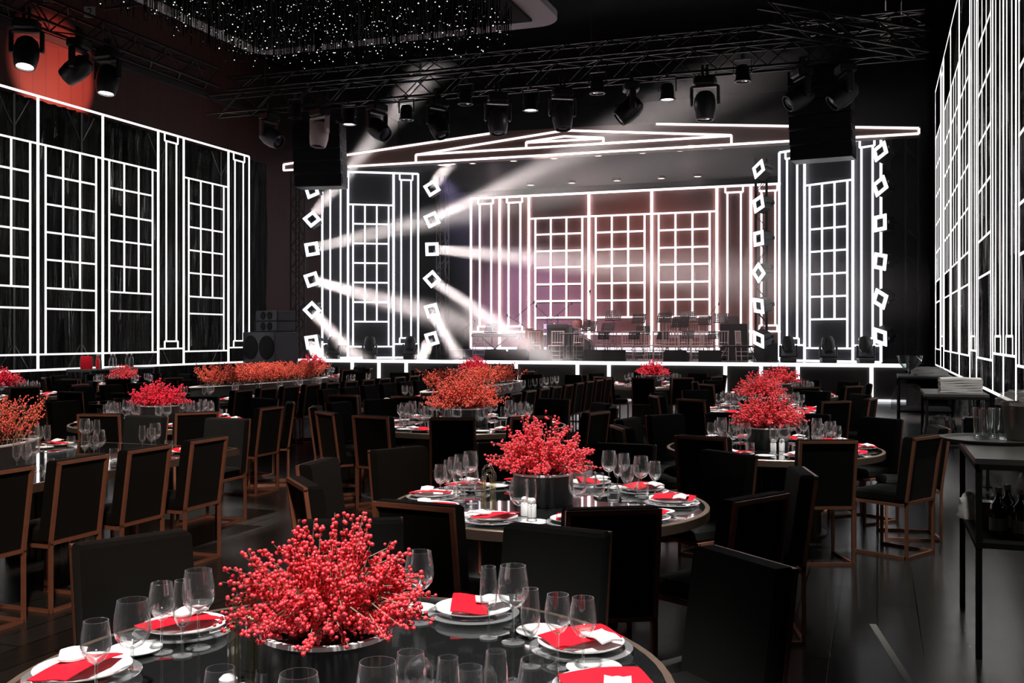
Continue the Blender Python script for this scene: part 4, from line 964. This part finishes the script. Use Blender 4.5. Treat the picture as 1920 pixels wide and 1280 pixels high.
# glasses of the two nearest tables, each where it stands
def rims(k, kind, lst, h):
    for px, py in lst:
        p = W(px, py, ZT + h); p.z = ZT
        for _ in range(6):
            for (kk, kd), ll in ITEMS.items():
                if kk != k or kd not in NAMES: continue
                for q in ll:
                    v = p - q.location; v.z = 0
                    if v.length < .082: p = q.location + (v.normalized() if v.length > 1e-4 else Vector((1, 0, 0))) * .083
        glass(kind, k, (p.x, p.y, ZT), True)
rims('near', 'wine_glass', [(786, 1033), (962, 1060), (372, 1068), (248, 1124), (708, 1240), (1010, 1236), (560, 1262)], .25)
rims('near', 'white_wine_glass', [(180, 1163), (303, 1092), (1046, 1114), (1085, 1119), (413, 1252), (770, 1222)], .22)
rims('near', 'champagne_flute', [(916, 1062), (1021, 1104), (350, 1084), (840, 1232), (930, 1220)], .235)
rims('near', 'water_tumbler', [(505, 1256), (880, 1250)], .095)
rims('mid', 'wine_glass', [(882, 846), (1142, 845), (1202, 855), (865, 852), (973, 898), (1083, 886)], .25)
rims('mid', 'white_wine_glass', [(826, 871), (850, 857), (1170, 850), (1228, 865), (1176, 871), (885, 875), (1106, 884)], .22)
rims('mid', 'champagne_flute', [(840, 862), (858, 866), (1190, 872), (996, 898), (1124, 886), (1158, 852)], .235)
rims('mid', 'water_tumbler', [(900, 900), (1205, 905), (1150, 912), (870, 912)], .095)
DES = {'charger_plate': 'clear glass charger plate', 'dinner_plate': 'white dinner plate', 'side_plate': 'small white side plate', 'red_napkin': 'folded red napkin', 'white_napkin': 'white napkin roll', 'table_fork': 'steel fork', 'table_knife': 'steel knife'}
for (k, kind), lst in ITEMS.items():
    nm = DES.get(kind) or NAMES[kind][0]
    relabel(lst, nm + ', %s, %s half of the ' + TB[k]['desc'], group='%s on the %s' % (kind.replace('_', ' ') + 's', TB[k]['desc']))
    for o in lst:
        if len(o['label'].split()) > 16: o['label'] = o['label'].replace(' on the near half of the ', ', near half, ').replace(' on the far half of the ', ', far half, ')
# salt and pepper shakers, glass loops, name card holder
def shaker(loc, label):
    root = thing('shaker', label, 'shaker', loc); MB().lathe([(0, 0), (.026, 0), (.026, .07), (.02, .08)], 20).obj('body', M['china'], root, True); MB().lathe([(.02, .08), (.024, .082), (.024, .095), (.014, .105), (0, .107)], 20).obj('lid', M['china'], root, True)
for px, py, lb in ((1450, 846, 'white shaker on the right-hand round table, left one of the pair'), (1466, 845, 'white shaker on the right-hand round table, right one of the pair'), (985, 966, 'white shaker on the middle round table, left one of the pair'), (997, 969, 'white shaker on the middle round table, right one of the pair')):
    p = W(px, py, ZT); shaker((p.x, p.y, ZT), lb)
p = C(-.75, 2.72, ZT); shaker((p.x, p.y, ZT), 'white round-headed shaker before the berries on the nearest table')
def loop(loc, h, label, rz=0):
    root = thing('glass_loop_holder', label, 'table ornament', loc, rz)
    for j, (dx, hh) in enumerate(((0, h), (.012, h * .9), (-.01, h * .8))):
        pts = [(dx - .026, .006 * j, 0)] + [(dx + .028 * math.cos(a), .006 * j, hh - .03 + .03 * math.sin(a)) for a in (math.pi * (1 - q / 8) for q in range(9))] + [(dx + .026, .006 * j, 0)]
        MB().tube(pts, .0075, 8).obj('glass_tube', M['amber'], root, True)
    MB().lathe([(0, 0), (.04, 0), (.04, .006), (0, .008)], 20).obj('foot', M['glass2'], root)
p = W(915, 958, ZT); loop((p.x, p.y, ZT), .26, 'tall bent glass loop beside the berries on the middle table', R(20))
p = C(-.76, 2.92, ZT); loop((p.x, p.y, ZT), .28, 'tall bent glass loop left of the berries on the nearest table', R(60))
p = W(815, 785, ZT); loop((p.x, p.y, ZT), .26, 'bent glass loop left of the large orange berry bush', 0)
# fluted clear glass dish in front on the nearest table
p = C(-.27, 2.72, ZT); root = thing('fluted_glass_dish', 'ribbed clear glass dish in front on the nearest round table', 'dish', p)
mb = MB(); n = 36
for i in range(n):
    a = 2 * math.pi * i / n; mb.tube([(.04 * math.cos(a), .04 * math.sin(a), .01), (.085 * math.cos(a), .085 * math.sin(a), .03), (.12 * math.cos(a), .12 * math.sin(a), .055)], .0045, 5, .0065)
mb.obj('ribs', M['glass2'], root); MB().lathe([(0, .002), (.05, .004), (.12, .05), (.118, .053), (.05, .01), (0, .008)], 36).obj('bowl', M['glass'], root, True)

# ------------------------------------------------------------------ serving stands on the right
def stand(name, x0, x1, y0, y1, h, shelf, label, m='grey', mt='black'):
    root = thing(name, label, 'serving table', (0, 0, 0)); MB().box((x0, y0, h - .03), (x1, y1, h)).obj('tabletop', M[m], root)
    for x in (x0 + .02, x1 - .02):
        for y_ in (y0 + .02, y1 - .02): MB().bar((x, y_, 0), (x, y_, h - .03), .032).obj('leg', M[mt], root)
    if shelf: MB().box((x0 + .0, y0 + .0, shelf - .03), (x1, y1, shelf)).obj('shelf', M[mt], root)
    MB().box((x0, y0, h - .06), (x1, y0 + .02, h - .03)).box((x0, y1 - .02, h - .06), (x1, y1, h - .03)).box((x0, y0, h - .06), (x0 + .02, y1, h - .03)).obj('apron', M[mt], root)
stand('serving_stand', .5, 1.2, 6.1, 7.28, 1.09, .635, 'nearest dark serving stand by the right wall')
stand('serving_stand', .52, 1.2, 12.8, 14.1, 1.09, .5, 'second dark serving stand with a folded white cloth on top')
stand('serving_stand', .33, 1.2, 18.6, 20.0, 1.08, .5, 'farthest dark serving stand with a bowl and crumpled cloths')
c = W(1856, 824, 1.1); tag(MB().lathe([(0, 0), (.29, 0), (.31, .02), (.315, .022), (.3, .022), (.285, .008), (0, .008)], 48).obj('round_tray', M['grey'], smooth=True, loc=(c.x + .02, c.y + .0, 1.0915)), 'round grey waiter tray on the nearest serving stand', 'tray')
def pile(name, cat, loc, sx, sy, sz, m, label, seed=0):
    g = random.Random(seed); vs = []; fs = []; n, k = 14, 7
    for j in range(k + 1):
        for i in range(n):
            a = 2 * math.pi * i / n; e = math.pi / 2 * j / k; rr = math.cos(e) ** .45 * (1 + g.uniform(-.13, .13)); vs.append((sx * rr * math.cos(a), sy * rr * math.sin(a), sz * math.sin(e) * (1 + g.uniform(-.12, .12)) if j else 0))
    for j in range(k):
        for i in range(n): fs.append((j * n + i, j * n + (i + 1) % n, (j + 1) * n + (i + 1) % n, (j + 1) * n + i))
    fs.append(tuple(range(n - 1, -1, -1))); return tag(MB().add(vs, fs).obj(name, M[m], smooth=True, loc=loc), label, cat)
# glasses and ice bucket on the near stand
i = 0
for x, y_ in ((.62, 7.3), (.66, 7.22), (.71, 7.3), (.64, 7.14), (.73, 7.2)):
    o = MB().lathe([(0, 0), (.03, 0), (.033, .1), (.035, .19), (.033, .19), (.031, .1), (.028, .01), (0, .01)], 18).obj('tall_drinking_glass', M['glass2'], smooth=True, loc=(x, y_, 1.101)); tag(o, 'tall straight glass on the nearest serving stand, %s' % rank((0, 2, 3, 1, 4)[i], 5), 'glass', 'tall glasses on the nearest serving stand'); i += 1
root = thing('ice_bucket', 'steel ice bucket covered with crumpled plastic on the nearest serving stand', 'bucket', (.86, 7.16, 1.101)); MB().lathe([(0, 0), (.09, 0), (.12, .24), (.125, .24), (.1, .01)], 28).obj('bucket', M['fluted'], root, True)
o = pile('x', 'x', (0, 0, .22), .15, .15, .09, 'bag', '', 3); o.name = 'plastic_cover'; o.parent = root; [o.__delitem__(q) for q in ('label', 'category')]
def bottle(loc, label, h=.3, r=.042, m='dark', lab=True, grp='bottles on the serving stands'):
    root = thing('bottle', label, 'bottle', loc, rnd.random(), grp); MB().lathe([(0, 0), (r, 0), (r, h * .55), (r * .85, h * .64), (r * .36, h * .78), (r * .34, h * .95), (0, h * .95)], 20).obj('glass_body', M[m], root, True)
    MB().lathe([(r * .4, h * .9), (r * .42, h), (0, h)], 14).obj('cap', M['pale'], root)
    if lab:
        MB().lathe([(r * 1.01, h * .12), (r * 1.01, h * .38)], 20).obj('label', M['sign'], root)
        MB().lathe([(r * .9, h * .6), (r * .62, h * .68)], 20).obj('neck_label', M['sign'], root)
BB = [(.64, 6.35), (.75, 6.3), (.86, 6.34), (.97, 6.3), (.7, 6.48), (.82, 6.5), (.94, 6.5)]
for i, (x, y_) in enumerate(BB): bottle((x, y_, .636), 'dark labelled juice bottle on the nearest stand shelf, %s' % rank(sorted(BB).index((x, y_)), 7), .27, .048)
root = thing('juice_jar', 'glass jar of red juice on the shelf of the nearest stand', 'jar', (.6, 6.62, .636)); MB().lathe([(0, .004), (.05, .004), (.055, .15), (0, .15)], 22).obj('juice', M['redliq'], root, True); MB().lathe([(0, 0), (.056, 0), (.06, .17), (.056, .19), (.054, .19), (.055, .01)], 22).obj('jar_glass', M['glass2'], root, True); MB().tube([(-.055, 0, .18), (-.03, 0, .23), (.03, 0, .23), (.055, 0, .18)], .003, 5).obj('handle', M['silver'], root)
pile('white_cloth', 'cloth', (.56, 6.95, .636), .09, .13, .14, 'cloth', 'crumpled white cloth on the shelf of the nearest serving stand', 8)
pile('plastic_bag', 'bag', (.85, 6.62, .636), .1, .08, .36, 'bag', 'crumpled clear plastic over the juice bottles', 9)
# second stand
root = thing('folded_cloth', 'folded white cloth block on the second serving stand', 'cloth', (.93, 13.4, 1.092)); fc = MB()
for q in range(6): fc.add(*(lambda m_: (m_.v, m_.f))(sheet(.46 - .01 * (q % 2), .54, 10, 10, lambda x, y_, q=q: q * .028 + .006 * math.sin(x * 14 + q) * math.cos(y_ * 9), .024)))
fc.obj('cloth', M['cloth'], root, True)
for i, (x, y_) in enumerate(((.6, 13.0), (.68, 13.1), (.76, 13.0), (.84, 13.1), (.66, 13.3), (.78, 13.3))): bottle((x, y_, .502), 'small bottle with pink cap on the second serving stand shelf, %s' % rank((0, 2, 3, 5, 1, 4)[i], 6), .3, .036, 'dark', True)
pile('plastic_bag', 'bag', (.7, 13.15, .502), .2, .22, .3, 'bag', 'clear plastic bag round the bottles of the second serving stand', 4)
tag(MB().rbox((0, 0, 0), (.22, .3, .3), .02).obj('black_box', M['fixture'], loc=(.95, 13.1, .502)), 'black box beside the bottles on the second serving stand', 'box')
pile('plastic_bag', 'bag', (.5, 19.0, .502), .28, .3, .42, 'bag', 'large crumpled plastic bag under the farthest serving stand', 5)
pile('white_cloth', 'cloth', (.85, 19.2, 1.082), .3, .3, .14, 'cloth', 'crumpled white cloths on the farthest serving stand', 6)
root = thing('punch_bowl', 'round glass punch bowl on the farthest serving stand', 'bowl', (.55, 19.75, 1.082)); MB().lathe([(.06, .0), (.03, .02), (.03, .06), (.1, .08), (.19, .2), (.22, .33), (.21, .33), (.18, .2), (.09, .09), (0, .08)], 28).obj('bowl', M['glass2'], root, True)
# left serving table with red pitcher and bottles, glass racks beyond
stand('serving_table', -17.6, -16.9, 18.9, 21.1, 1.0, .45, 'pale-edged serving table near the left foil wall', 'grey', 'fixgrey')
def lw(px, Y, z): u = (px - 960) / F; t = Y / (CS + SN * u); v = C(u * t, t, z); return v
for i, (y_, col_) in enumerate(((19.1, 'redliq'),)):
    root = thing('red_pitcher', 'big bright red pitcher on the left serving table', 'pitcher', (-17.2, y_, 1.002)); MB().lathe([(0, 0), (.13, 0), (.14, .1), (.13, .26), (.12, .3), (.11, .3), (0, .27)], 20).obj('body', M['red'], root, True); MB().tube([(-.13, 0, .25), (-.2, 0, .22), (-.2, 0, .1), (-.13, 0, .05)], .012, 6).obj('handle', M['glass2'], root)
for i, y_ in enumerate((19.4, 19.6, 19.85, 20.1, 20.4, 20.7)): bottle((-17.2 + .06 * (-1) ** i, y_, 1.002), 'bottle on the left serving table, %s' % rank(i, 6), .34, .05, 'redliq' if i == 0 else ('glass2' if i in (2, 3) else 'dark'), False, 'bottles on the left serving table')
# tape stripe on the floor
a, b = W(1636, 1170, 0), W(1712, 1290, 0); d = (b - a); s_ = Vector((-d.y, d.x, 0)).normalized() * .02
e = b + d * .6
tag(MB().add([a - s_, a + s_, e + s_, e - s_, *(v + Vector((0, 0, .002)) for v in (a - s_, a + s_, e + s_, e - s_))], [(3, 2, 1, 0), (4, 5, 6, 7), (0, 1, 5, 4), (1, 2, 6, 5), (2, 3, 7, 6), (3, 0, 4, 7)]).obj('floor_tape', M['sign']), 'pale tape stripe on the dark floor at lower right', 'tape')
